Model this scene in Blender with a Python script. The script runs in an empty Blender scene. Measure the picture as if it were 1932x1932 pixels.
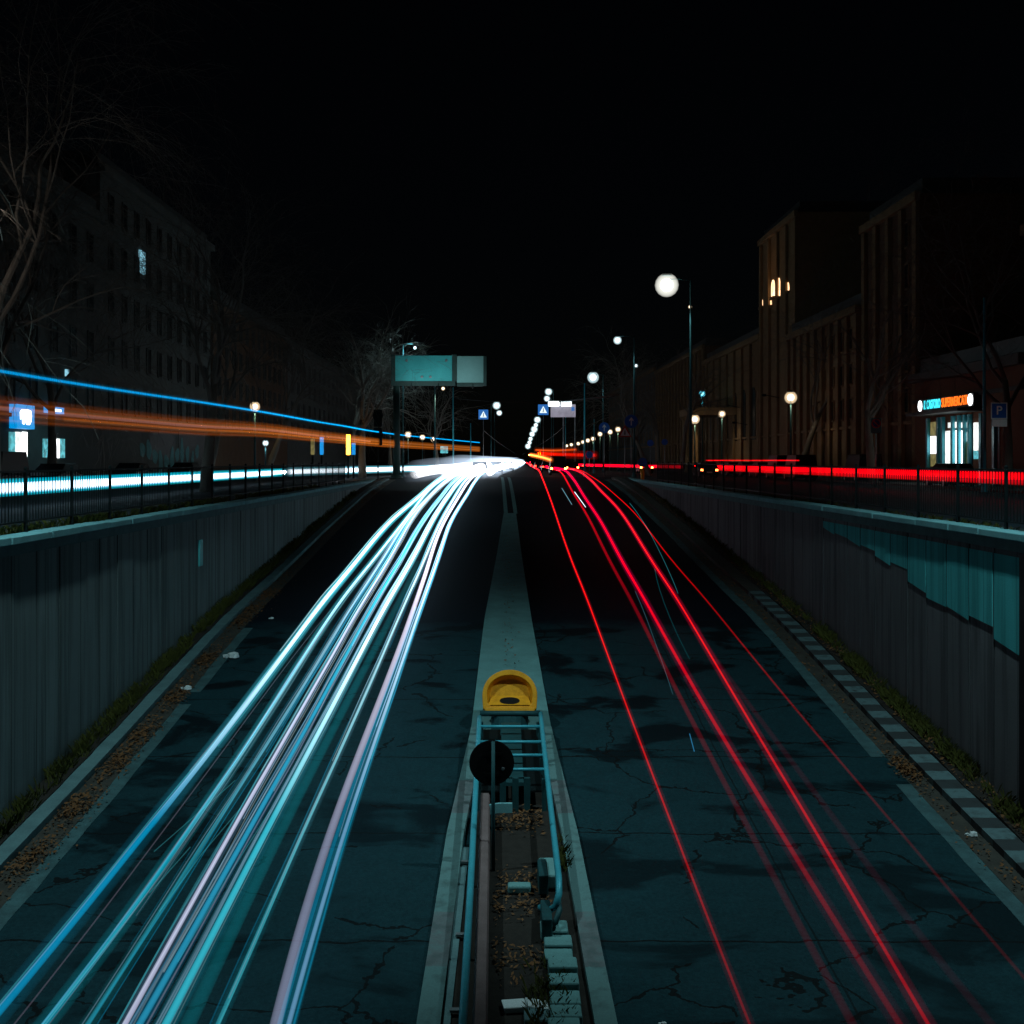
import bpy, bmesh, math, random
import numpy as np
from mathutils import Vector, Matrix
R = math.radians
random.seed(7)
scene = bpy.context.scene
col = scene.collection

# ------------------------------------------------------------------ camera, sky, moonlight, exposure
F, VX, VY, CZ = 2200.0, 942.0, 868.0, 1.65          # focal length and vanishing point in 1932-px units
cam_d = bpy.data.cameras.new('camera')
cam = bpy.data.objects.new('camera', cam_d); col.objects.link(cam)
cam.location = (0, 0, CZ); cam.rotation_euler = (R(90), 0, 0)
cam_d.sensor_width = 36; cam_d.lens = 36 * F / 1932
cam_d.shift_x = (966 - VX) / 1932; cam_d.shift_y = -(966 - VY) / 1932
cam_d.clip_start = .1; cam_d.clip_end = 3000
scene.camera = cam

world = bpy.data.worlds.new('World'); scene.world = world; world.use_nodes = True
wn = world.node_tree
sky = wn.nodes.new('ShaderNodeTexSky'); sky.sky_type = 'NISHITA'; sky.sun_disc = False
sky.sun_elevation = R(62); sky.sun_rotation = R(200)
bg = wn.nodes['Background']; wn.links.new(sky.outputs[0], bg.inputs[0]); bg.inputs[1].default_value = 0.00022

sun_d = bpy.data.lights.new('moonlight', 'SUN'); sun_d.energy = .008; sun_d.angle = R(6); sun_d.color = (.55, .9, 1)
sun = bpy.data.objects.new('moonlight', sun_d); col.objects.link(sun)
sun.rotation_euler = (R(28), 0, R(-20))

scene.view_settings.view_transform = 'Standard'; scene.view_settings.look = 'None'
scene.view_settings.exposure = 0; scene.view_settings.gamma = 1
cy = scene.cycles
cy.max_bounces = 5; cy.diffuse_bounces = 3; cy.glossy_bounces = 3; cy.transparent_max_bounces = 64; cy.volume_bounces = 0
cy.use_denoising = True; cy.sample_clamp_indirect = .35
cy.caustics_reflective = False; cy.caustics_refractive = False

# ------------------------------------------------------------------ helpers
ROADT = np.array([(-30, 9.1), (0, 9.05), (10, 8.95), (18, 8.6), (21, 8.32), (24.5, 8.0), (29.4, 7.5), (36, 6.72), (43, 5.92),
                  (53, 5.15), (59, 4.64), (66, 4.05), (75, 3.38), (87, 2.5), (100, 1.85), (108, 1.68), (114, 1.66), (900, 1.66)])
def _rz(d): return CZ - np.interp(d, ROADT[:, 0], ROADT[:, 1])
def rz(d):                                           # height of the ramp at distance d, smoothed
    if d > 113.5: return -.01
    return float(np.mean([_rz(d + k) for k in (-3, -2, -1, 0, 1, 2, 3)]))
def W(px, py, d):                                    # where a direction seen from the bridge meets distance d
    return Vector(((px - VX) * d / F, d, CZ - (py - VY) * d / F))
def on_road(px, py, h):                              # the point h above the ramp seen in that direction
    lo, hi = 10.0, 108.0
    for _ in range(50):
        m = (lo + hi) / 2
        if (CZ - rz(m) - h) * F / m > py - VY: lo = m
        else: hi = m
    d = (lo + hi) / 2
    return Vector(((px - VX) * d / F, d, rz(d) + h))

class MB:
    def __init__(s): s.v = []; s.f = []; s.m = []
    def add(s, vs, fs, mi=0):
        o = len(s.v); s.v += [tuple(v) for v in vs]; s.f += [tuple(i + o for i in f) for f in fs]; s.m += [mi] * len(fs); return s
    def box(s, x0, x1, y0, y1, z0, z1, mi=0):
        return s.add([(x0,y0,z0),(x1,y0,z0),(x1,y1,z0),(x0,y1,z0),(x0,y0,z1),(x1,y0,z1),(x1,y1,z1),(x0,y1,z1)],
              [(0,3,2,1),(4,5,6,7),(0,1,5,4),(1,2,6,5),(2,3,7,6),(3,0,4,7)], mi)
    def quad(s, a, b, c, d, mi=0): return s.add([a, b, c, d], [(0, 1, 2, 3)], mi)
    def tube(s, pts, rad, n=8, caps=True, flat=None):
        pts = [Vector(p) for p in pts]; k = len(pts)
        if not hasattr(rad, '__len__'): rad = [rad] * k
        vs = []; u = None
        for i, p in enumerate(pts):
            t = (pts[min(i+1, k-1)] - pts[max(i-1, 0)])
            if t.length < 1e-9: t = Vector((0, 0, 1))
            t.normalize()
            if flat is not None: u = t.cross(Vector((0, 0, 1))).normalized()
            elif u is None:
                u = t.orthogonal().normalized()
            else:
                u = (u - t * u.dot(t)); u = u.normalized() if u.length > 1e-6 else t.orthogonal().normalized()
            w = u.cross(t) if flat is not None else t.cross(u)
            a, b = (rad[i], rad[i]) if flat is None else (rad[i], rad[i] * flat)
            for j in range(n):
                an = 2 * math.pi * j / n
                vs.append(p + u * (math.cos(an) * a) + w * (math.sin(an) * b))
        fs = [(i*n+j, i*n+(j+1) % n, (i+1)*n+(j+1) % n, (i+1)*n+j) for i in range(k-1) for j in range(n)]
        if caps: fs += [tuple(reversed(range(n))), tuple((k-1)*n+j for j in range(n))]
        return s.add(vs, fs)
    def cyl(s, a, b, r, n=12): return s.tube([a, b], r, n)
    def lathe(s, prof, c=(0, 0, 0), n=16, axis='z'):   # prof: (radius, height)
        vs = []
        for r_, h in prof:
            for j in range(n):
                a = 2 * math.pi * j / n; p = (math.cos(a) * r_, math.sin(a) * r_, h)
                if axis == 'y': p = (p[0], p[2], p[1])
                if axis == 'x': p = (p[2], p[0], p[1])
                vs.append((p[0]+c[0], p[1]+c[1], p[2]+c[2]))
        k = len(prof)
        fs = [(i*n+j, i*n+(j+1) % n, (i+1)*n+(j+1) % n, (i+1)*n+j) for i in range(k-1) for j in range(n)]
        fs += [tuple(reversed(range(n))), tuple((k-1)*n+j for j in range(n))]
        return s.add(vs, fs)
    def ball(s, c, r, n=14, sz=1.0):
        return s.lathe([(max(1e-3, r*math.sin(math.pi*i/8)), -r*sz*math.cos(math.pi*i/8)) for i in range(9)], c, n)
    def prism(s, poly, axis, a, b):                    # polygon in the two other axes, extruded from a to b
        def P(u, w, t): return {'x': (t, u, w), 'y': (u, t, w), 'z': (u, w, t)}[axis]
        n = len(poly); vs = [P(u, w, a) for u, w in poly] + [P(u, w, b) for u, w in poly]
        return s.add(vs, [tuple(range(n)), tuple(reversed(range(n, 2*n)))] + [(i, i+n, (i+1) % n+n, (i+1) % n) for i in range(n)])
    def build(s, name, mat, parent=None, smooth=False, bevel=0, loc=None):
        me = bpy.data.meshes.new(name); me.from_pydata(s.v, [], s.f); me.update()
        bm = bmesh.new(); bm.from_mesh(me); bmesh.ops.recalc_face_normals(bm, faces=bm.faces); bm.to_mesh(me); bm.free()
        for m in (mat if isinstance(mat, (list, tuple)) else [mat]): me.materials.append(m)
        if any(s.m): me.polygons.foreach_set('material_index', s.m)
        if smooth: me.polygons.foreach_set('use_smooth', [True] * len(me.polygons))
        o = bpy.data.objects.new(name, me); col.objects.link(o)
        if parent is not None: o.parent = parent
        if loc is not None: o.location = loc
        if bevel:
            b = o.modifiers.new('bevel', 'BEVEL'); b.width = bevel; b.segments = 2; b.limit_method = 'ANGLE'
        return o
def tag(o, label=None, cat=None, group=None, kind=None):
    if label: o['label'] = label
    if cat: o['category'] = cat
    if group: o['group'] = group
    if kind: o['kind'] = kind
    return o
def thing(name, loc, label, cat, group=None, rot=0):
    o = bpy.data.objects.new(name, None); col.objects.link(o); o.location = loc; o.rotation_euler = (0, 0, rot)
    o.empty_display_size = .2
    return tag(o, label, cat, group)
def dup(root, loc, rot, label, group=None, scale=None):
    def cp(o, parent):
        c = o.copy(); col.objects.link(c)
        if parent is not None: c.parent = parent
        for ch in kids.get(o, []): cp(ch, c)
        return c
    kids = {}
    for o in root.children_recursive: kids.setdefault(o.parent, []).append(o)
    c = cp(root, None); c.location = loc; c.rotation_euler = (0, 0, rot); c['label'] = label
    if group: c['group'] = group
    if scale: c.scale = scale
    return c
def text(name, s, size, mat, parent, M, depth=.02, width=None, bold=True):
    cu = bpy.data.curves.new('t', 'FONT'); cu.body = s; cu.size = size; cu.extrude = depth; cu.align_x = 'CENTER'; cu.align_y = 'CENTER'
    if bold: cu.offset = size * .012
    o = bpy.data.objects.new('t', cu); col.objects.link(o)
    dg = bpy.context.evaluated_depsgraph_get(); dg.update()
    me = bpy.data.meshes.new_from_object(o.evaluated_get(dg)); bpy.data.objects.remove(o); bpy.data.curves.remove(cu)
    if width:
        xs = [v.co.x for v in me.vertices]; k = width / (max(xs) - min(xs)); c0 = (max(xs) + min(xs)) / 2
        for v in me.vertices: v.co.x = (v.co.x - c0) * k
    me.transform(M); me.materials.clear(); me.materials.append(mat); me.name = name
    t = bpy.data.objects.new(name, me); col.objects.link(t); t.parent = parent
    return t

# ------------------------------------------------------------------ materials
def newmat(name):
    m = bpy.data.materials.new(name); m.use_nodes = True
    return m, m.node_tree, m.node_tree.nodes['Principled BSDF']
def ramp(nt, fac, c0, c1, p0=.3, p1=.7):
    r = nt.nodes.new('ShaderNodeValToRGB'); e = r.color_ramp.elements
    e[0].position = p0; e[0].color = (*c0, 1); e[1].position = p1; e[1].color = (*c1, 1)
    nt.links.new(fac, r.inputs[0]); return r
def noise(nt, scale, detail=4, vec=None, rough=.6):
    n = nt.nodes.new('ShaderNodeTexNoise'); n.inputs['Scale'].default_value = scale; n.inputs['Detail'].default_value = detail
    n.inputs['Roughness'].default_value = rough
    if vec is not None: nt.links.new(vec, n.inputs['Vector'])
    return n
def mathn(nt, op, a, b=None, c=None):
    n = nt.nodes.new('ShaderNodeMath'); n.operation = op
    for i, x in enumerate((a, b, c)):
        if x is None: continue
        if isinstance(x, (int, float)): n.inputs[i].default_value = x
        else: nt.links.new(x, n.inputs[i])
    return n.outputs[0]
def mixc(nt, fac, a, b, mode='MIX'):
    n = nt.nodes.new('ShaderNodeMix'); n.data_type = 'RGBA'; n.blend_type = mode
    for i, x in ((0, fac), (6, a), (7, b)):
        if isinstance(x, (int, float)): n.inputs[i].default_value = x
        elif isinstance(x, tuple): n.inputs[i].default_value = (*x, 1)
        else: nt.links.new(x, n.inputs[i])
    return n.outputs[2]
def bump(nt, bs, h, strength=.4, dist=.02):
    b = nt.nodes.new('ShaderNodeBump'); b.inputs['Strength'].default_value = strength; b.inputs['Distance'].default_value = dist
    nt.links.new(h, b.inputs['Height']); nt.links.new(b.outputs[0], bs.inputs['Normal'])
def coords(nt, scale=(1, 1, 1)):
    tc = nt.nodes.new('ShaderNodeTexCoord'); mp = nt.nodes.new('ShaderNodeMapping'); mp.inputs['Scale'].default_value = scale
    nt.links.new(tc.outputs['Object'], mp.inputs[0]); return mp.outputs[0]
def mat(name, c, c2=None, rough=.8, metal=0, scale=3, stretch=(1, 1, 1), bmp=.3, fine=40, spec=.3):
    m, nt, bs = newmat(name)
    v = coords(nt, stretch); n = noise(nt, scale, 6, v)
    c2 = c2 or tuple(x * .6 for x in c)
    r = ramp(nt, n.outputs[0], c2, c); n2 = noise(nt, fine, 3, v)
    out = mixc(nt, .35, r.outputs[0], ramp(nt, n2.outputs[0], tuple(x*.5 for x in c), tuple(min(1, x*1.25) for x in c)).outputs[0])
    nt.links.new(out, bs.inputs['Base Color'])
    bs.inputs['Roughness'].default_value = rough; bs.inputs['Metallic'].default_value = metal
    bs.inputs['Specular IOR Level'].default_value = spec
    if bmp: bump(nt, bs, n2.outputs[0], bmp, .01)
    return m
def emit(name, c, s, var=0, scale=3):
    m, nt, bs = newmat(name)
    bs.inputs['Base Color'].default_value = (.1, .1, .1, 1)
    bs.inputs['Emission Color'].default_value = (*c, 1); bs.inputs['Emission Strength'].default_value = s
    if var:
        n = noise(nt, scale, 3, coords(nt)); r = ramp(nt, n.outputs[0], tuple(x * (1 - var) for x in c), c, .4, .6)
        nt.links.new(r.outputs[0], bs.inputs['Emission Color'])
    return m
_tm = {}
def glow(near, far, y0=20.0, y1=80.0):
    """luminous air of a streak: colour*strength per metre near and far along the road"""
    key = (near, far, y0, y1)
    if key in _tm: return _tm[key]
    m = bpy.data.materials.new('streak_light'); m.use_nodes = True; nt = m.node_tree; nt.nodes.clear()
    out = nt.nodes.new('ShaderNodeOutputMaterial'); e = nt.nodes.new('ShaderNodeEmission')
    if near == far:
        mx = max(near); e.inputs[0].default_value = (*[x / mx for x in near], 1); e.inputs[1].default_value = mx
    else:
        g = nt.nodes.new('ShaderNodeNewGeometry'); sp = nt.nodes.new('ShaderNodeSeparateXYZ'); nt.links.new(g.outputs['Position'], sp.inputs[0])
        mr = nt.nodes.new('ShaderNodeMapRange'); nt.links.new(sp.outputs[1], mr.inputs[0])
        mr.inputs[1].default_value = y0; mr.inputs[2].default_value = y1
        nt.links.new(mixc(nt, mr.outputs[0], near, far), e.inputs[0]); e.inputs[1].default_value = 1
    nt.links.new(e.outputs[0], out.inputs['Volume'])
    _tm[key] = m; return m

M = {}
M['concrete'] = mat('pale_concrete', (.15, .33, .33), (.09, .19, .19), .9, scale=1.4)
M['cap'] = mat('coping_stone', (.2, .46, .49), (.11, .26, .28), .9, scale=1.0)
M['kerb'] = mat('kerb_stone', (.12, .22, .23), (.06, .11, .12), .9, scale=2)
M['gutter'] = mat('dirty_gutter', (.06, .055, .045), (.025, .022, .02), .9, scale=3)
M['soil'] = mat('soil', (.028, .022, .018), (.01, .008, .007), 1, scale=5, bmp=.8)
M['street'] = mat('street_asphalt', (.014, .026, .034), (.01, .018, .022), .8, spec=.08, scale=.6)
M['pave'] = mat('pavement', (.12, .12, .115), (.07, .07, .07), .9, scale=1)
M['ground'] = mat('ground', (.025, .035, .036), (.014, .02, .02), 1, scale=.5)
M['iron'] = mat('painted_iron', (.006, .011, .012), (.004, .007, .008), .7, 0, scale=6, spec=.1)
M['galv'] = mat('galvanised_steel', (.3, .33, .34), (.2, .21, .22), .45, .6, scale=5)
M['pipe'] = mat('blue_grey_pipe', (.06, .42, .52), (.045, .3, .38), .4, .1, scale=3)
M['rust'] = mat('rusty_beam', (.22, .15, .15), (.12, .08, .075), .7, .2, scale=3)
M['darksteel'] = mat('dark_steel', (.02, .09, .1), (.012, .045, .05), .6, .3, scale=4)
M['black'] = mat('black_paint', (.006, .006, .007), (.004, .004, .004), .6, scale=5, spec=.2)
M['yellow'] = mat('yellow_plastic', (.98, .38, .012), (.55, .19, .006), .5, scale=4.5, bmp=.15)
M['bark'] = mat('plane_bark', (.17, .155, .13), (.07, .065, .055), .95, scale=1.3, stretch=(1, 1, .4), bmp=.6)
M['twig'] = mat('twig_bark', (.16, .14, .12), (.09, .08, .07), .95, scale=1.5)
M['signback'] = mat('sign_aluminium', (.07, .50, .51), (.05, .38, .4), .55, .1, scale=.9, stretch=(1, 1, .35))
M['side_panel'] = mat('grey_aluminium', (.24, .48, .47), (.2, .42, .41), .6, .05, scale=2)
M['signframe'] = mat('green_sign_frame', (.03, .07, .065), (.02, .045, .04), .6, scale=3)
M['white'] = mat('white_paint', (.75, .76, .76), (.6, .6, .6), .6, scale=3)
M['blue'] = mat('blue_sign_film', (.012, .1, .42), (.01, .08, .34), .4, scale=4, bmp=.05)
M['red'] = mat('red_sign_film', (.5, .015, .012), (.4, .012, .01), .4, scale=4, bmp=.05)
M['rubber'] = mat('rubber', (.012, .012, .012), (.008, .008, .008), .8, scale=5)
M['glass'] = mat('dark_glass', (.005, .007, .008), (.003, .004, .005), .4, scale=1, bmp=0, spec=.04)
M['brick'] = mat('brown_brick', (.17, .075, .045), (.11, .05, .03), .95, scale=8)
M['stone'] = mat('tan_stone', (.24, .16, .085), (.15, .10, .05), .95, scale=1.4)
M['render1'] = mat('grey_render', (.105, .11, .105), (.07, .075, .07), .95, scale=.8)
M['render2'] = mat('ochre_render', (.13, .075, .045), (.09, .05, .03), .95, scale=.8)
M['shutter'] = mat('roller_shutter', (.06, .065, .065), (.04, .042, .042), .6, .2, scale=2)
M['graffiti'] = mat('pale_spray_paint', (.1, .3, .31), (.05, .16, .17), .8, scale=4)
M['litter'] = mat('white_litter', (.75, .8, .8), (.6, .65, .65), .6, scale=8)
M['leafdead'] = mat('dead_leaves', (.2, .085, .03), (.09, .04, .018), .9, scale=9, bmp=0)
M['grass'] = mat('grass_blades', (.07, .07, .008), (.03, .035, .006), .9, scale=4, bmp=0)
M['lamp_white'] = emit('lamp_cool', (.85, .97, 1), 3)
M['lamp_big'] = emit('lamp_main', (.97, 1, .95), 4)
M['lamp_warm'] = emit('lamp_warm', (1, .88, .7), 2.5)
M['lamp_cyan'] = emit('lamp_cyan', (.3, .9, 1), 2)
M['tail'] = emit('tail_lamp', (1, .03, .01), 14)
M['brake'] = emit('brake_lamp', (1, .16, .03), 40)
M['head'] = emit('head_lamp', (.95, .97, 1), 25)
M['amber'] = emit('amber_lamp', (1, .45, .03), 10)

# carriageway: worn concrete-grey near, fresh dark asphalt beyond 42 m; cracks, damp patches, transverse joints
def road_mat():
    m, nt, bs = newmat('carriageway')
    g = nt.nodes.new('ShaderNodeNewGeometry'); sp = nt.nodes.new('ShaderNodeSeparateXYZ'); nt.links.new(g.outputs['Position'], sp.inputs[0])
    X, Y = sp.outputs[0], sp.outputs[1]
    P = g.outputs['Position']
    n1 = noise(nt, .5, 6, P); n2 = noise(nt, 45, 3, P); n3 = noise(nt, 2.2, 5, P)
    old = ramp(nt, n1.outputs[0], (.009, .027, .034), (.015, .044, .053)).outputs[0]
    old = mixc(nt, .5, old, ramp(nt, n2.outputs[0], (.003, .010, .013), (.02, .066, .08)).outputs[0])
    n4 = noise(nt, 13, 4, P); old = mixc(nt, .4, old, ramp(nt, n4.outputs[0], (.005, .014, .018), (.018, .06, .07), .35, .65).outputs[0])
    old = mixc(nt, .3, old, ramp(nt, n3.outputs[0], (.006, .022, .028), (.01, .048, .06)).outputs[0])
    new = ramp(nt, n2.outputs[0], (.0025, .005, .009), (.006, .012, .02)).outputs[0]
    edge = mathn(nt, 'ADD', Y, mathn(nt, 'MULTIPLY', mathn(nt, 'SUBTRACT', n3.outputs[0], .5), 3.0))
    mr = nt.nodes.new('ShaderNodeMapRange'); nt.links.new(edge, mr.inputs[0]); mr.inputs[1].default_value = 41.6; mr.inputs[2].default_value = 43.4
    # damp dark patches stretched across the lane
    mp = nt.nodes.new('ShaderNodeMapping'); mp.inputs['Scale'].default_value = (.42, .62, 1); nt.links.new(P, mp.inputs[0])
    st = noise(nt, .8, 5, mp.outputs[0], .58); st.inputs['Distortion'].default_value = .5
    sv = mathn(nt, 'ADD', st.outputs[0], mathn(nt, 'MULTIPLY', mathn(nt, 'SUBTRACT', n4.outputs[0], .5), .12)); sr = ramp(nt, sv, (0, 0, 0), (1, 1, 1), .53, .6)
    far = nt.nodes.new('ShaderNodeMapRange'); nt.links.new(Y, far.inputs[0]); far.inputs[1].default_value = 14; far.inputs[2].default_value = 34
    far.inputs[3].default_value = .55; far.inputs[4].default_value = .92
    old = mixc(nt, mathn(nt, 'MULTIPLY', sr.outputs[0], far.outputs[0]), old, (.003, .006, .008))
    # cracks
    dn = noise(nt, .9, 4, P); ad = nt.nodes.new('ShaderNodeVectorMath'); ad.operation = 'ADD'
    sc = nt.nodes.new('ShaderNodeVectorMath'); sc.operation = 'SCALE'; sc.inputs['Scale'].default_value = 1.1
    nt.links.new(dn.outputs['Color'], sc.inputs[0]); nt.links.new(P, ad.inputs[0]); nt.links.new(sc.outputs[0], ad.inputs[1])
    vo = nt.nodes.new('ShaderNodeTexVoronoi'); vo.feature = 'DISTANCE_TO_EDGE'; vo.inputs['Scale'].default_value = .32; nt.links.new(ad.outputs[0], vo.inputs['Vector'])
    mk = noise(nt, .22, 2, P)
    cr = mathn(nt, 'MULTIPLY', mathn(nt, 'LESS_THAN', vo.outputs['Distance'], mathn(nt, 'MULTIPLY', n3.outputs[0], .018)), mathn(nt, 'GREATER_THAN', mk.outputs[0], .44))
    yj = mathn(nt, 'ADD', Y, mathn(nt, 'MULTIPLY', dn.outputs[0], .35))
    j = mathn(nt, 'LESS_THAN', mathn(nt, 'ABSOLUTE', mathn(nt, 'SUBTRACT', mathn(nt, 'FRACT', mathn(nt, 'DIVIDE', yj, 4.55)), .5)), .006)
    cr = mathn(nt, 'MAXIMUM', cr, j)
    xj = mathn(nt, 'LESS_THAN', mathn(nt, 'ABSOLUTE', mathn(nt, 'SUBTRACT', mathn(nt, 'ABSOLUTE', mathn(nt, 'ADD', X, mathn(nt, 'MULTIPLY', dn.outputs[0], .12))), 5.6)), .02)
    cr = mathn(nt, 'MAXIMUM', cr, mathn(nt, 'MULTIPLY', xj, .7))
    old = mixc(nt, mathn(nt, 'MULTIPLY', cr, .85), old, (.006, .006, .006))
    nt.links.new(mixc(nt, mr.outputs[0], old, new), bs.inputs['Base Color'])
    bs.inputs['Roughness'].default_value = .8; bs.inputs['Specular IOR Level'].default_value = .06
    bump(nt, bs, n2.outputs[0], .6, .02)
    return m
M['road'] = road_mat()
M['line'] = mat('worn_edge_strip', (.06, .135, .145), (.018, .036, .04), .9, scale=2.6)

def wall_mat(name, c0, c1, pitch, st=(.46, .62)):
    m, nt, bs = newmat(name)
    g = nt.nodes.new('ShaderNodeNewGeometry'); sp = nt.nodes.new('ShaderNodeSeparateXYZ'); nt.links.new(g.outputs['Position'], sp.inputs[0])
    wn_ = nt.nodes.new('ShaderNodeTexWhiteNoise'); wn_.noise_dimensions = '1D'
    nt.links.new(mathn(nt, 'FLOOR', mathn(nt, 'DIVIDE', sp.outputs[1], pitch)), wn_.inputs['W'])
    mp = nt.nodes.new('ShaderNodeMapping'); mp.inputs['Scale'].default_value = (1, 3.2, .16); nt.links.new(g.outputs['Position'], mp.inputs[0])
    s = noise(nt, 1.0, 6, mp.outputs[0]); f = noise(nt, 30, 3, g.outputs['Position']); b = noise(nt, .5, 4, g.outputs['Position'])
    base = mixc(nt, wn_.outputs[0], c0, c1)
    base = mixc(nt, mathn(nt, 'MULTIPLY', ramp(nt, s.outputs[0], (0, 0, 0), (1, 1, 1), *st).outputs[0], .8), base, tuple(x * .3 for x in c0))
    base = mixc(nt, mathn(nt, 'MULTIPLY', ramp(nt, b.outputs[0], (0, 0, 0), (1, 1, 1), .45, .7).outputs[0], .3), base, tuple(x * .55 for x in c0))
    fr = mathn(nt, 'FRACT', mathn(nt, 'ADD', mathn(nt, 'DIVIDE', sp.outputs[1], pitch), .5))
    jd = mathn(nt, 'ABSOLUTE', mathn(nt, 'SUBTRACT', fr, .5))
    jn = mathn(nt, 'LESS_THAN', jd, mathn(nt, 'MULTIPLY', s.outputs[0], .06))
    wn2 = nt.nodes.new('ShaderNodeTexWhiteNoise'); wn2.noise_dimensions = '1D'
    nt.links.new(mathn(nt, 'FLOOR', mathn(nt, 'DIVIDE', sp.outputs[1], pitch * .31)), wn2.inputs['W'])
    fr2 = mathn(nt, 'ABSOLUTE', mathn(nt, 'SUBTRACT', mathn(nt, 'FRACT', mathn(nt, 'DIVIDE', sp.outputs[1], pitch * .31)), .5))
    thin = mathn(nt, 'MULTIPLY', mathn(nt, 'LESS_THAN', fr2, .06), mathn(nt, 'GREATER_THAN', wn2.outputs[0], .84))
    jn = mathn(nt, 'MAXIMUM', jn, mathn(nt, 'MULTIPLY', thin, .6))
    base = mixc(nt, mathn(nt, 'MULTIPLY', jn, .85), base, tuple(x * .08 for x in c0))
    base = mixc(nt, .3, base, mixc(nt, f.outputs[0], tuple(x * .5 for x in c0), tuple(x * 1.5 for x in c0)))
    nt.links.new(base, bs.inputs['Base Color']); bs.inputs['Roughness'].default_value = .95; bs.inputs['Specular IOR Level'].default_value = .15
    bump(nt, bs, f.outputs[0], .4, .015)
    return m
M['wall_left'] = wall_mat('stained_concrete', (.19, .235, .235), (.24, .30, .30), 1.42)
M['wall_right'] = wall_mat('mauve_stained_concrete', (.165, .165, .175), (.2, .2, .215), 1.42)
M['patch'] = wall_mat('turquoise_wall_paint', (.085, .52, .54), (.11, .62, .64), 1.42, (.42, .64))

def stripe_mat(name, a, b, period, duty=.5):
    m, nt, bs = newmat(name)
    g = nt.nodes.new('ShaderNodeNewGeometry'); sp = nt.nodes.new('ShaderNodeSeparateXYZ'); nt.links.new(g.outputs['Position'], sp.inputs[0])
    n = noise(nt, 3, 5, g.outputs['Position']); n2 = noise(nt, 30, 3, g.outputs['Position'])
    y = mathn(nt, 'ADD', sp.outputs[1], mathn(nt, 'MULTIPLY', n.outputs[0], .08))
    k = mathn(nt, 'LESS_THAN', mathn(nt, 'FRACT', mathn(nt, 'DIVIDE', y, period)), duty)
    c = mixc(nt, mathn(nt, 'MULTIPLY', k, ramp(nt, n.outputs[0], (.25, .25, .25), (1, 1, 1), .3, .6).outputs[0]), a, b); c = mixc(nt, ramp(nt, n.outputs[0], (0, 0, 0), (1, 1, 1), .5, .72).outputs[0], c, tuple(x * .5 for x in a))
    c = mixc(nt, mathn(nt, 'MULTIPLY', n2.outputs[0], .5), c, (.05, .05, .05))
    nt.links.new(c, bs.inputs['Base Color']); bs.inputs['Roughness'].default_value = .9; bump(nt, bs, n2.outputs[0], .4, .01)
    return m
M['striped'] = stripe_mat('black_and_white_kerb', (.018, .027, .03), (.125, .235, .25), 1.1)
M['median_band'] = stripe_mat('banded_median_kerb', (.12, .25, .25), (.15, .15, .16), 6.4, .3)

# ------------------------------------------------------------------ setting
XL, XR = -10.7, 11.45                                 # faces of the two retaining walls
gd = MB()
for x0, x1, y0, y1 in ((-500, XL - .75, -60, 1200), (XR + .75, 500, -60, 1200), (XL - .75, XR + .75, 114, 1200)):
    gd.quad((x0, y0, -.05), (x1, y0, -.05), (x1, y1, -.05), (x0, y1, -.05))
tag(gd.build('ground', M['ground']), kind='structure')
ys = [-20 + i for i in range(0, 134)] + [113.8]
rd = MB(); n = 24
vs = [(XL + (XR - XL) * i / n, y, rz(y)) for y in ys for i in range(n + 1)]
rd.add(vs, [(a*(n+1)+i, a*(n+1)+i+1, (a+1)*(n+1)+i+1, (a+1)*(n+1)+i) for a in range(len(ys)-1) for i in range(n)])
tag(rd.build('road', M['road'], smooth=True), kind='structure')
def strip(name, x0, x1, y0, y1, h0, h1, m, step=1.0, wob=0, kind='structure', fx=None):
    """a solid band laid along the ramp between x0 and x1, from h0 below to h1 above the road"""
    b = MB(); k = max(1, int((y1 - y0) / step)); vs = []
    for i in range(k + 1):
        y = y0 + (y1 - y0) * i / k; z = rz(y); a, c = (fx(y) if fx else (x0, x1))
        a += random.uniform(-wob, wob); c += random.uniform(-wob, wob)
        vs += [(a, y, z + h0), (c, y, z + h0), (c, y, z + h1), (a, y, z + h1)]
    fs = [(4*i+j, 4*i+(j+1) % 4, 4*i+4+(j+1) % 4, 4*i+4+j) for i in range(k) for j in range(4)] + [(3, 2, 1, 0), (4*k, 4*k+1, 4*k+2, 4*k+3)]
    o = b.add(vs, fs).build(name, m, bevel=0)
    return tag(o, kind=kind)
# right edge: pale edge strip, dirty gutter, striped kerb, soil; left the same with a plain kerb
for a, b in ((6, 27.6), (29.4, 104)):
    strip('edge_line', 9.38, 9.74, a, b, -.02, .006, M['line'], wob=.02)
strip('gutter', 9.74, 10.22, 4, 106, -.02, .003, M['gutter'])
strip('kerb', 10.22, 10.78, 4, 48, -.1, .17, M['striped'])
strip('kerb', 10.22, 10.85, 48.003, 106, -.1, .17, M['gutter'])
strip('verge', 10.79, XR, 4, 106, -.1, .2, M['soil'], wob=.04)
for a, b in ((6, 33.5), (34.6, 42)):
    strip('edge_line', -9.2, -8.86, a, b, -.02, .006, M['line'], wob=.02)
strip('gutter', -9.82, -9.2, 4, 104, -.02, .003, M['gutter'])
strip('kerb', -10.2, -9.82, 4, 104, -.1, .17, M['kerb'])
strip('verge', XL, -10.2, 4, 104, -.1, .2, M['soil'], wob=.04)
# double centre line beyond the median tip
for off in (0, .62):
    strip('lane_marking', 0, 0, 74.5, 112, -.02, .006, M['concrete'], fx=lambda y, o=off: (.3 + o - .004*(y-74), .55 + o - .004*(y-74)))
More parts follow.
